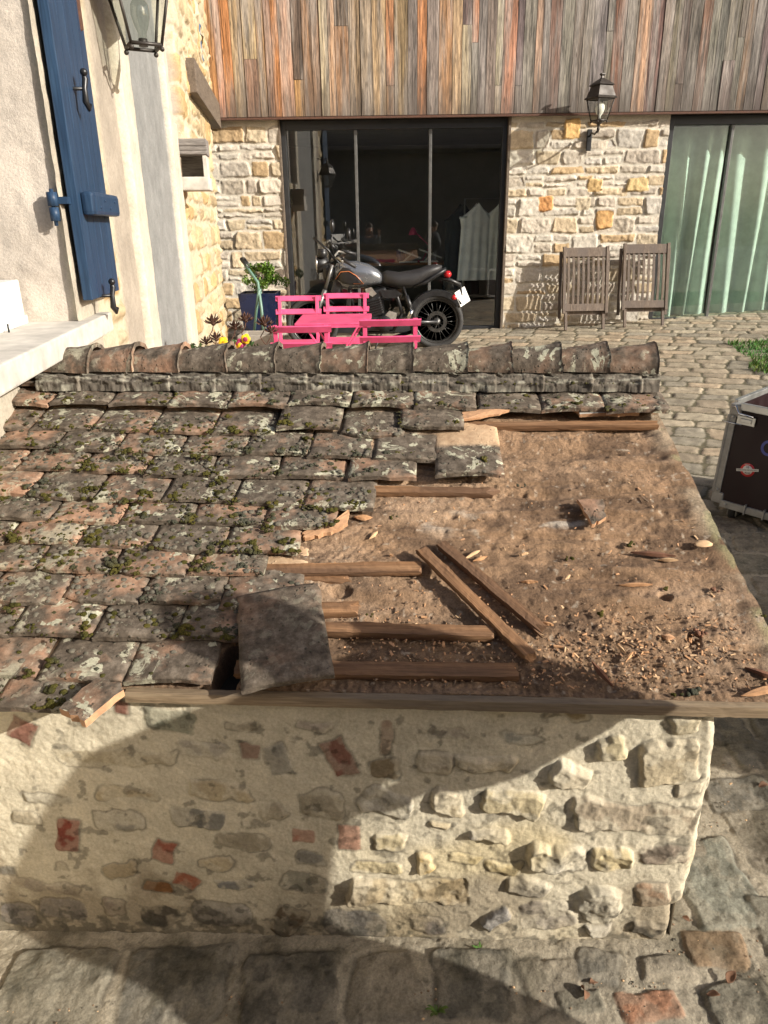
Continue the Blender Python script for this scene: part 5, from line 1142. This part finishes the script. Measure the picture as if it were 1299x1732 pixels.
# folded green garden chair, bent flat tubes
Yg=8.35; gq=lambda x,y,d=0: Vector(tuple(mt(x,y,Yg+d)))
gl=gq(440,562); gl.z=gz(gl.x,Yg); gr_=empty('folded_lounger',gl,'green tubular folded garden chair leaning in front of the blue planter','garden chair')
M_gr=plain('sage_green_tube',(.10,.19,.15),.45,var=.15,sc=20)
for i,(pts) in enumerate([[(408,438,.15),(436,478,.05),(442,520,0),(446,562,-.1)],[(412,437,.45),(438,476,.35),(444,518,.3),(448,556,.2)]]):
    mb=MB(); mb.tube([gq(*p_)-gl for p_ in pts],.017,8); mb.build('side_tube',M_gr,gr_)
for i,(pts) in enumerate([[(438,490,.0),(433,530,.1),(430,563,.2)],[(440,488,.3),(436,528,.4),(434,558,.45)]]):
    mb=MB(); mb.tube([gq(*p_)-gl for p_ in pts],.015,8); mb.build('leg',M_gr,gr_)
mb=MB(); a,b=gq(408,438,.15)-gl,gq(412,437,.45)-gl; c_,d_2=gq(421,455,.11)-gl,gq(424,454,.41)-gl; mb.quad([a,b,d_2,c_]); mb.tube([a,b],.017,8); mb.tube([a,c_],.02,8); mb.tube([b,d_2],.02,8); mb.build('head_rest',M_black,gr_)
Yt=6.3; q=mt(437,564,Yt); tr=empty('stone_trough',(q[0],Yt,gz(q[0],Yt)),'plain grey stone trough behind the yellow flowers','trough')
zz=mt(437,563,Yt)[2]-tr.location.z; w1=mt(467,565,Yt)[0]-mt(407,565,Yt)[0]; mb=MB()
for (cx,cy,sx,sy) in ((0,-.14,w1,.04),(0,.14,w1,.04),(-w1/2+.02,0,.04,.24),(w1/2-.02,0,.04,.24)): mb.box((cx,cy,zz/2),(sx,sy,zz),bev=.006)
mb.build('basin',plain('trough_stone',(.30,.27,.23),.9,var=.2,sc=30),tr); mb=MB(); mb.box((0,0,zz-.06),(w1-.08,.24,.02)); mb.build('soil',M_soilp,tr)
# rusty metal flowers on stems
Yf=4.3
def mflower(x,y,sz,label):
    q=Vector(tuple(mt(x,y,Yf))); r=empty('metal_flower',(q.x,q.y,gz(q.x,q.y)),label,'garden ornament','rusty metal flowers behind the ridge'); H_=q.z-r.location.z
    mb=MB(); pts=[(0,0,0),(0,0,H_*.8)]+[(.03*sin(k*1.2),0,H_*(.8+.033*k)) for k in range(1,6)]+[(0,0,H_)]; mb.tube(pts,.003,5); mb.build('stem',M_rust,r)
    mb=MB()
    for ring,(n,ro,zo) in enumerate(((7,1.,.0),(6,.75,.35),(5,.4,.6))):
        for k in range(n):
            a=2*pi*k/n+ring; ca,sa=cos(a),sin(a); b=sz*ro
            mb.quad([(ca*b*.15,sa*b*.15,H_+sz*zo*.3),(ca*b*.7-sa*b*.28,sa*b*.7+ca*b*.28,H_+sz*(zo+.12)),(ca*b,sa*b,H_+sz*(zo+.42)),(ca*b*.7+sa*b*.28,sa*b*.7-ca*b*.28,H_+sz*(zo+.12))])
    mb.ball((0,0,H_),sz*.22,2,(1,1,.8)); o=mb.build('petals',M_rust,r); return r
for x,y,s_,lb in [(361,548,.058,'tallest rusty metal flower at the left, with a curled stem'),(366,575,.05,'rusty metal flower just under the tallest one'),(349,581,.045,'leftmost low rusty metal flower beside the ridge'),(398,556,.052,'rusty metal flower between the stone corner and the trough'),(416,543,.052,'rusty metal flower in front of the blue planter left side'),(448,550,.058,'rusty metal flower in front of the green chair legs'),(459,562,.045,'rightmost drooping rusty metal flower beside the pink chairs')]: mflower(x,y,s_,lb)
mb=MB(); mb.lathe([(.10,0),(.15,.5),(.14,.5),(.13,.45)],n=24); fp=mt(392,596,4.1); o=mb.build('flower_pot',M_clay); o.location=(fp[0],4.1,gz(fp[0],4.1)); tag(o,'clay pot hidden behind the ridge holding the yellow pansies','flower pot')
zp=mt(392,590,4.1)[2]
o=leafcloud('pansy_leaves',(fp[0],4.1,zp-.03),(.16,.10,.05),700,.014,[(.05,.10,.03),(.09,.15,.05)],M_grass); tag(o,'green pansy leaves growing out of the clay pot behind the ridge','plant')
M_yel=plain('yellow_petal',(.85,.50,.01),.6,var=.12); M_mag=plain('magenta_petal',(.30,.02,.09),.6)
for x,y,c,lb in [(378,578,0,'yellow pansy, leftmost bloom in the clay pot'),(416,573,1,'yellow pansy with a magenta heart, tallest bloom'),(404,586,0,'yellow pansy low between the other blooms'),(408,580,2,'small magenta pansy bloom beside the tallest yellow one'),(392,586,0,'small yellow pansy low left of the low middle bloom')]:
    q=mt(x,y,4.05); mb=MB()
    for k in range(5):
        a=2*pi*k/5+x; mb.ball((cos(a)*.013,-.004*k,sin(a)*.013),.015,2,(1,.25,1))
    if c==1: mb.ball((0,-.022,0),.013,2,(1,.4,1),mi=1)
    o=mb.build('pansy_flower',[M_mag if c==2 else M_yel,M_mag]); o.location=tuple(q); tag(o,lb,'flower','pansies in the clay pot')

# ================================================================ PEOPLE BESIDE AND BEHIND THE CAMERA (they cast the shadow and show in the glass)
def skin(name,verts,edges,mat,parent=None,loc=(0,0,0),sub=2):
    me=bpy.data.meshes.new(name); me.from_pydata([v[:3] for v in verts],edges,[]); o=link(name,me,mat,parent)
    o.modifiers.new('skin','SKIN'); me.skin_vertices
    lay=me.skin_vertices[0].data if len(me.skin_vertices) else None
    for i,v in enumerate(verts):
        r=v[3]; lay[i].radius=(r,r) if not isinstance(r,tuple) else r
    lay[0].use_root=True
    m=o.modifiers.new('sub','SUBSURF'); m.levels=sub; m.render_levels=sub
    for p in me.polygons: p.use_smooth=True
    o.modifiers['skin'].use_smooth_shade=True
    return o
M_skin=plain('skin',(.50,.30,.21),.55,var=.08,sc=20); M_jack=plain('dark_jacket',(.03,.035,.045),.9,var=.2); M_jean=plain('denim',(.05,.07,.12),.9,var=.2); M_shoe=plain('dark_shoe',(.03,.025,.02),.6); M_hair=plain('brown_hair',(.06,.035,.02),.7); M_grey=plain('grey_pullover',(.16,.17,.18),.95,var=.15)
def person(J,label,jm,face,loose=0):
    """J: dict of joint positions (world)"""
    base=Vector(J['root']); base.z=gz(base.x,base.y); r=empty('person',tuple(base),label,'person')
    g=lambda k: Vector(J[k])-base
    fd=Vector(face).normalized()
    def mid(a,b,t=.5): return g(a).lerp(g(b),t)
    V=[];E=[]
    def add(p,rad,par=None):
        V.append((p.x,p.y,p.z,rad)); 
        if par is not None: E.append((par,len(V)-1))
        return len(V)-1
    pe=add(g('pelvis'),(.13,.11)); ch=add(g('pelvis').lerp(g('neck'),.45),(.13,.11),pe); ch2=add(g('pelvis').lerp(g('neck'),.8),(.14,.11),ch); nk=add(g('neck'),.055,ch2); hd=add(g('head')-Vector((0,0,.03)),(.075,.085),nk); tp=add(g('head')+Vector((0,0,.06)),(.07,.08),hd)
    for s in 'lr':
        sh_=add(g('sh'+s),.062,ch2); el=add(g('el'+s),.043,sh_); wr=add(g('ha'+s).lerp(g('el'+s),.12),.028,el); pm=add(g('ha'+s)+(g('ha'+s)-g('el'+s)).normalized()*.04,(.036,.018),wr)
        hp=add(g('pelvis').lerp(g('kn'+s),.18),.085,pe); kn=add(g('kn'+s),.058,hp); an=add(g('an'+s),.04,kn); to=add(g('an'+s)+fd*.13-Vector((0,0,.05)),.035,an)
    skin('body',V,E,M_skin,r)
    for s in 'lr':
        d=(g('ha'+s)-g('el'+s)).normalized(); w=d.cross(Vector((0,0,1))); w=w.normalized() if w.length>.1 else Vector((1,0,0)); pc_=g('ha'+s)+d*.055; dn=w.cross(d)
        for k in range(4):
            o_=w*(k-1.5)*.019; ln=(.070,.080,.075,.058)[k]; skin('finger',[(*(pc_+o_-d*.01),.009),(*(pc_+o_+d*ln*.5+dn*.006),.0085),(*(pc_+o_+d*ln*.85+dn*.022),.0075)],[(0,1),(1,2)],M_skin,r,sub=1)
        skin('thumb',[(*(g('ha'+s)+w*.028),.011),(*(g('ha'+s)+w*.05+d*.03),.010),(*(g('ha'+s)+w*.055+d*.058+dn*.01),.008)],[(0,1),(1,2)],M_skin,r,sub=1)
    # clothes
    V.clear(); E.clear(); a=add(g('pelvis')-Vector((0,0,.04)),(.175,.14)); b=add(g('pelvis').lerp(g('neck'),.42),(.17,.14),a); c=add(g('pelvis').lerp(g('neck'),.78),(.165,.13),b)
    if loose: add(g('pelvis').lerp(mid('knl','knr'),.75),(.225,.17),a); n_=add(g('neck')-Vector((0,0,.035)),.075,c)
    for s in 'lr': b_=loose if s=='r' else 0; p1_=add(g('sh'+s),.078+b_*.6,c); p2_=add(g('el'+s),.058+b_,p1_); add(g('ha'+s).lerp(g('el'+s),.18),.044+b_,p2_)
    skin('jacket',list(V),list(E),jm,r)
    V.clear(); E.clear(); a=add(g('pelvis')-Vector((0,0,.01)),(.145,.12))
    for s in 'lr': p1_=add(g('pelvis').lerp(g('kn'+s),.2),.098,a); p2_=add(g('kn'+s),.072,p1_); add(g('an'+s)+Vector((0,0,.03)),.062,p2_)
    skin('trousers',list(V),list(E),M_jean,r)
    for s in 'lr': mb=MB(); p_=g('an'+s)+fd*.06-Vector((0,0,.045)); mb.ball(p_,.13,3,(1,.42,.42),R=Matrix.Rotation(atan2(fd.y,fd.x),3,'Z')); mb.build('shoe',M_shoe,r)
    H=g('head'); mb=MB(); mb.ball(H+Vector((0,0,.055))-fd*.025,.103,3,(.95,.88,.9),R=Matrix.Rotation(atan2(fd.y,fd.x),3,'Z'),jit=.05); mb.build('hair',M_hair,r)
    sd=Vector((-fd.y,fd.x,0)); mb=MB(); mb.tube([H+fd*.08+Vector((0,0,.02)),H+fd*.112-Vector((0,0,.018)),H+fd*.088-Vector((0,0,.028))],[.008,.014,.008],8); mb.build('nose',M_skin,r)
    for q_ in (-1,1):
        mb=MB(); mb.ball(H+fd*.078+sd*.031*q_+Vector((0,0,.018)),.012,2); mb.build('eye',M_white,r); mb=MB(); mb.ball(H+sd*.088*q_-Vector((0,0,.005)),.03,2,(.6,.35,1),R=Matrix.Rotation(atan2(fd.y,fd.x),3,'Z')); mb.build('ear',M_skin,r)
    mb=MB(); mb.ball(H+fd*.082-Vector((0,0,.055)),.022,2,(.35,1,.3),R=Matrix.Rotation(atan2(fd.y,fd.x),3,'Z')); mb.build('mouth',M_clay,r)
    return r
SH=np.cross(SUN,[0,0,1]); SH/=np.linalg.norm(SH); SW=np.cross(SH,SUN)
BX=np.array([1.17,.38,0.])
def hw(h,w,dn=0.):
    b=BX+np.array([SUN[0],SUN[1],0])/hypot(SUN[0],SUN[1])*dn; a=h-b@SH; P=b+SH*a; z=(w-P@np.array([SW[0],SW[1],0]))/SW[2]; return Vector((P[0],P[1],z))
J=dict(root=hw(.95,-1.7),pelvis=hw(.90,-1.0),neck=hw(1.0,-.50),head=hw(1.08,-.375),shl=hw(.86,-.53),shr=hw(1.17,-.54),ell=hw(.76,-.78),hal=hw(.77,-1.02,.05),elr=hw(1.285,-.715),har=hw(1.12,-.80,.10),
 knl=hw(.80,-1.32),knr=hw(1.06,-1.26),anl=hw(.78,-1.67),anr=hw(1.05,-1.66))
for k in ('anl','anr'): J[k].z=gz(J[k].x,J[k].y)+.08
person(J,'person in a dark jacket standing right of the camera with one elbow out',M_jack,(-.7,.7,0),.045)
P0=Vector((-.30,-.50,0)); z0=gz(-.3,-.5); zz=lambda x,y,z: P0+Vector((x,y,z0+z))
J=dict(root=zz(0,0,0),pelvis=zz(0,0,.92),neck=zz(.02,.04,1.44),head=zz(.03,.07,1.60),shl=zz(-.18,.02,1.38),shr=zz(.19,.03,1.38),ell=zz(-.24,.12,1.12),hal=zz(-.14,.32,1.02),elr=zz(.26,.16,1.26),har=zz(.27,.36,1.50),knl=zz(-.10,.04,.50),knr=zz(.11,.04,.50),anl=zz(-.12,0,.08),anr=zz(.13,0,.08))
person(J,'person in a grey pullover behind the camera, seen only in the glass door',M_grey,(.1,1,0))
# the house across the lane, behind the camera
ho=empty('lane_house',(1,-5,-1.6),'plain old house across the lane behind the camera, mirrored darkly in the glass','house')
mb=MB(); mb.box((1.5,-5.3,.1),(13,.5,4.2)); adopt(mb.build('wall',plain('grey_lane_render',(.16,.14,.12),.95,var=.3,sc=3)),ho)
mb=MB(); mb.quad([(-5.4,-4.7,2.1),(8.4,-4.7,2.1),(8.4,-8.4,4.6),(-5.4,-8.4,4.6)]); mb.quad([(-5.4,-4.7,1.98),(8.4,-4.7,1.98),(8.4,-8.4,4.48),(-5.4,-8.4,4.48)]); adopt(mb.build('roof',plain('dark_lane_tiles',(.06,.045,.04),.95,var=.5,sc=12)),ho)
mb=MB(); mb.box((.6,-5.03,-.4),(1.5,.06,2.3)); adopt(mb.build('door',M_oldbeam),ho)

# ================================================================ FLIGHT CASE
M_mar=plain('maroon_phenolic_ply',(.016,.006,.0065),.5,var=.2,sc=14,Specular_IOR_Level=.25); M_castor=plain('castor_rubber',(.02,.02,.02),.7)
def flight_case(loc,yaw,lean,L,D_,H_,label,detail=True):
    r=empty('flight_case',loc,label,'flight case'); r.rotation_euler=(0,lean,yaw)       # local x along the long front, y to the back, origin at near-left foot
    z0=.10; e=.028
    mb=MB(); mb.box((L/2,.008,z0+H_/2),(L-.02,.010,H_-.02)); mb.box((L/2,D_-.008,z0+H_/2),(L-.02,.010,H_-.02)); mb.box((.008,D_/2,z0+H_/2),(.010,D_-.02,H_-.02)); mb.box((L-.008,D_/2,z0+H_/2),(.010,D_-.02,H_-.02)); mb.box((L/2,D_/2,z0+.012),(L-.02,D_-.02,.012)); mb.build('panel',M_mar,r)
    for nm,y in (('front',0),('rear',D_)):
        for z in (z0,z0+H_): mb=MB(); mb.box((L/2,y,z),(L-.09,.006+e*.5,e*1.25),bev=.003); mb.build('edge_rail',M_alu if z>z0 else M_zinc,r)
    for x in (0,L):
        for z in (z0,z0+H_): mb=MB(); mb.box((x,D_/2,z),(.006+e*.5,D_-.09,e*1.25),bev=.003); mb.build('edge_rail',M_alu if z>z0 else M_zinc,r)
        for y in (0,D_): mb=MB(); mb.box((x+(e*.45 if x==0 else -e*.45),y,z0+H_/2),(e*1.5,.010,H_-.10),bev=.002); mb.box((x,y+(e*.45 if y==0 else -e*.45),z0+H_/2),(.010,e*1.5,H_-.10),bev=.002); mb.build('corner_post',M_zinc,r)
    for x in (0,L):
        for y in (0,D_):
            for z in (z0,z0+H_): mb=MB(); sx=1 if x==0 else -1; sy=1 if y==0 else -1; sz=1 if z==z0 else -1; mb.box((x+sx*.024,y+sy*.024,z+sz*.024),(.060,.060,.060),bev=.012); mb.build('corner_brace',M_zinc,r)
    if detail:
        mb=MB(); mb.box((.085,-.012,z0+H_-.062),(.085,.006,.042),bev=.002); mb.box((.085,-.017,z0+H_-.062),(.055,.006,.020),bev=.003); mb.build('latch_plate',M_alu,r)
        mb=MB(); mb.tube([(.012,-.012,z0+H_-.012),(.03,-.03,z0+H_+.004),(.05,-.03,z0+H_-.03),(.12,-.03,z0+H_-.036)],.005,6); mb.tube([(-.03,.0,z0+H_-.085),(-.012,-.016,z0+H_-.085),(.07,-.016,z0+H_-.085)],.003,6); mb.build('latch_handle',M_chrome,r)
        for x in (.055,.055): pass
        for (x,z) in ((.022,z0+.07),(.022,z0+H_-.055),(.075,z0+.004)): mb=MB(); mb.lathe([(0,0),(.007,0),(.005,.003),(0,.004)],n=12,c=(x,-.014,z),M=Matrix.Rotation(pi/2,4,'X')); mb.build('rivet',M_alu,r)
        mb=MB(); mb.box((.17,-.010,z0+.004),(.006,.022,.05)); mb.box((.26,-.010,z0+.004),(.006,.022,.05)); mb.build('clip',M_zinc,r)
        ry=Matrix.Rotation(pi/2,4,'X')
        def flat(name,prof,c,y,mat,n=40): mb=MB(); mb.lathe(prof,n=n,c=(c[0],y,c[1]),M=ry); return mb.build(name,mat,r)
        cx,cz=.137,z0+.200; st=flat('sticker',[(0,0),(.034,0),(.034,.0006),(0,.0006)],(cx,cz),.0015,M_stred); 
        mb=MB(); mb.lathe([(0,0),(.0235,0),(.0235,.0006),(0,.0006)],n=36,c=(cx,.0007,cz),M=ry); o=mb.build('white_disc',M_stw); o.parent=st
        ba=radians(13); mb=MB(); mb.box((cx,-.0006,cz),(.104,.0006,.0125),R=Matrix.Rotation(-ba,3,'Y')); o=mb.build('band',M_stw); o.parent=st
        def text(t,x,z,size,mat,y,rot=0,par=st,ext=.0002,name='lettering',sx=1):
            cu=bpy.data.curves.new('t','FONT'); cu.body=t; cu.size=size; cu.align_x='CENTER'; cu.align_y='CENTER'; cu.extrude=ext; cu.offset=size*.015
            to=bpy.data.objects.new('t',cu); COL.objects.link(to); dg=bpy.context.evaluated_depsgraph_get(); me=bpy.data.meshes.new_from_object(to.evaluated_get(dg)); bpy.data.objects.remove(to); 
            o=link(name,me,mat,par); o.matrix_basis=Matrix.Translation((x,y,z))@Matrix.Rotation(-rot,4,'Y')@Matrix.Rotation(pi/2,4,'X')@Matrix.Diagonal((sx,1,1,1)); return o
        text('10',cx-.002,cz+.0135,.014,M_stk,-.0003,.1); text('ANS',cx+.002,cz-.0145,.012,M_stk,-.0003,.1,sx=1.1); text('GARANTIE DECENNALE',cx,cz,.0082,M_stk,-.0013,ba,sx=1.08)
        text('GARANTIE',cx-.006,cz+.0275,.0055,M_stw,.0006,.2)
        text('C',cx+.066,cz+.125,.105,M_stb,.0015,0,par=r,ext=.0003,sx=.9)
    for x in (.09,L-.09):
        for y in (.09,D_-.09):
            mb=MB(); mb.box((x,y,z0-.018),(.085,.085,.006)); mb.box((x-.02,y,z0-.045),(.006,.06,.055)); mb.box((x+.02,y,z0-.045),(.006,.06,.055)); cs_=mb.build('castor',M_zinc,r)
            mb=MB(); mb.lathe([(0,-.015),(.045,-.015),(.048,0),(.045,.015),(0,.015)],n=24,c=(x,y,.048),M=Matrix.Rotation(pi/2,4,'Y')); o=mb.build('wheel',M_castor); o.parent=cs_
    return r
M_stred=plain('sticker_red',(.50,.03,.03),.5,var=.05); M_stw=plain('sticker_white',(.62,.60,.55),.6,var=.08); M_stk=plain('sticker_print',(.04,.04,.04),.6); M_stb=plain('blue_letter',(.06,.075,.28),.6,var=.1)
q=gnd(1197,876)
fcq=flight_case((q[0],q[1],gz(q[0],q[1])),radians(-46),radians(3),.80,.60,.50,'open maroon flight case with metal edges standing on the paving right of the shed')
flight_case((2.98,.72,gz(2.9,.8)),radians(66),0,1.95,.50,.72,'long closed flight case added out of view to the right to shade the lane',False)  # unseen case, added only to throw shade on the paving at right


# ================================================================ LITTER AND WEEDS ON THE NEAR PAVING
M_leaf=plain('dry_leaf',(.17,.085,.045),.85,var=.4,sc=30)
for i,(x,y,L,an,lb) in enumerate([(984,1686,.060,1.4,'curled brown leaf standing upright between the near slabs'),(1004,1668,.04,.4,'small brown leaf beside the upright curled leaf'),(640+275,1630,.03,.2,'reddish leaf lying at the foot of the wall'),
   (1236,1660,.055,.7,'long brown leaf on the slab in the lower right corner'),(1205,1690,.045,-.3,'pale brown leaf left of the long one in the lower right'),(1290,1335,.05,.2,'orange leaf on the lit slab right of the wall'),(1160,1560,.035,2.,'small dark leaf beside the wall corner')]):
    g_=gnd(x,y); U,V=np.meshgrid(np.linspace(-1,1,9),np.linspace(0,1,14)); w=np.sin(pi*np.clip(V,.02,.98))**.8*.30
    P=np.stack([V-.5,U*w+.08*np.sin(V*3),.10+.45*(U*w)**2*6*.5+.16*np.sin(V*4+i)*(.6 if i else 1.)],-1)*L*.62
    o=gridobj('dry_leaf',P,np.ones(P.shape)*.3,M_leaf); md=o.modifiers.new('t','SOLIDIFY'); md.thickness=.0006; o.location=(g_[0],g_[1],gz(g_[0],g_[1])+.010); o.rotation_euler=(.9 if i==0 else .15*sin(i*3),.2*cos(i),an); tag(o,lb,'leaf','dry leaves on the near paving')
def weed(x,y,n,hh,label):
    g_=gnd(x,y); r=empty('weed',(g_[0],g_[1],gz(g_[0],g_[1])+.006),label,'weed','weeds in the paving joints')
    V=[];Fc=[];Cc=[]
    for i in range(n):
        a=random.uniform(0,2*pi); L=hh*random.uniform(.5,1.1); w=L*.11; u=(cos(a),sin(a)); c=(.05+.04*random.random(),.085+.05*random.random(),.02); k=len(V)
        for t,ww,zz_ in ((0,.2,0),(.4,1.,.45),(.75,.8,.6),(1.,.05,.55)):
            V+=[(u[0]*L*t-u[1]*w*ww,u[1]*L*t+u[0]*w*ww,zz_*L),(u[0]*L*t+u[1]*w*ww,u[1]*L*t-u[0]*w*ww,zz_*L)]; Cc+=[c,c]
        for q in range(3): Fc.append((k+2*q,k+2*q+1,k+2*q+3,k+2*q+2))
    me=bpy.data.meshes.new('leaves'); me.from_pydata(V,[],Fc); at=me.color_attributes.new('Col','FLOAT_COLOR','POINT'); at.data.foreach_set('color',np.array([c+(1,) for c in Cc],np.float32).reshape(-1)); link('leaves',me,M_grass,r)
weed(812,1612,14,.020,'small green weed sprouting at the foot of the wall in the sun'); weed(740,1716,18,.026,'green weed tuft in the joint between two slabs at the bottom edge'); weed(1000,1625,10,.018,'tiny weed in the joint below the wall right of the sunny one')
def grit():
    b=Cloud(); I=np.eye(3)
    for i in range(1500):
        x=random.uniform(-1.1,1.6); y=random.uniform(.95,2.2)
        if y>1.24 and x<.66: y=random.uniform(1.12,1.24)
        if vn(x*9,y*9,91)<.42: continue
        r_=random.uniform(.0010,.0032); b.ball((x,y,gz(x,y)+.006+r_*.4),r_,1,(1.2,1,.7),R=I,mi=random.choice([0,0,1,2]))
    return tag(b.build('grit',[M_soilp,M_spp,M_cush]),'fine grit and crumbs scattered over the near paving','grit',kind='stuff')
grit()
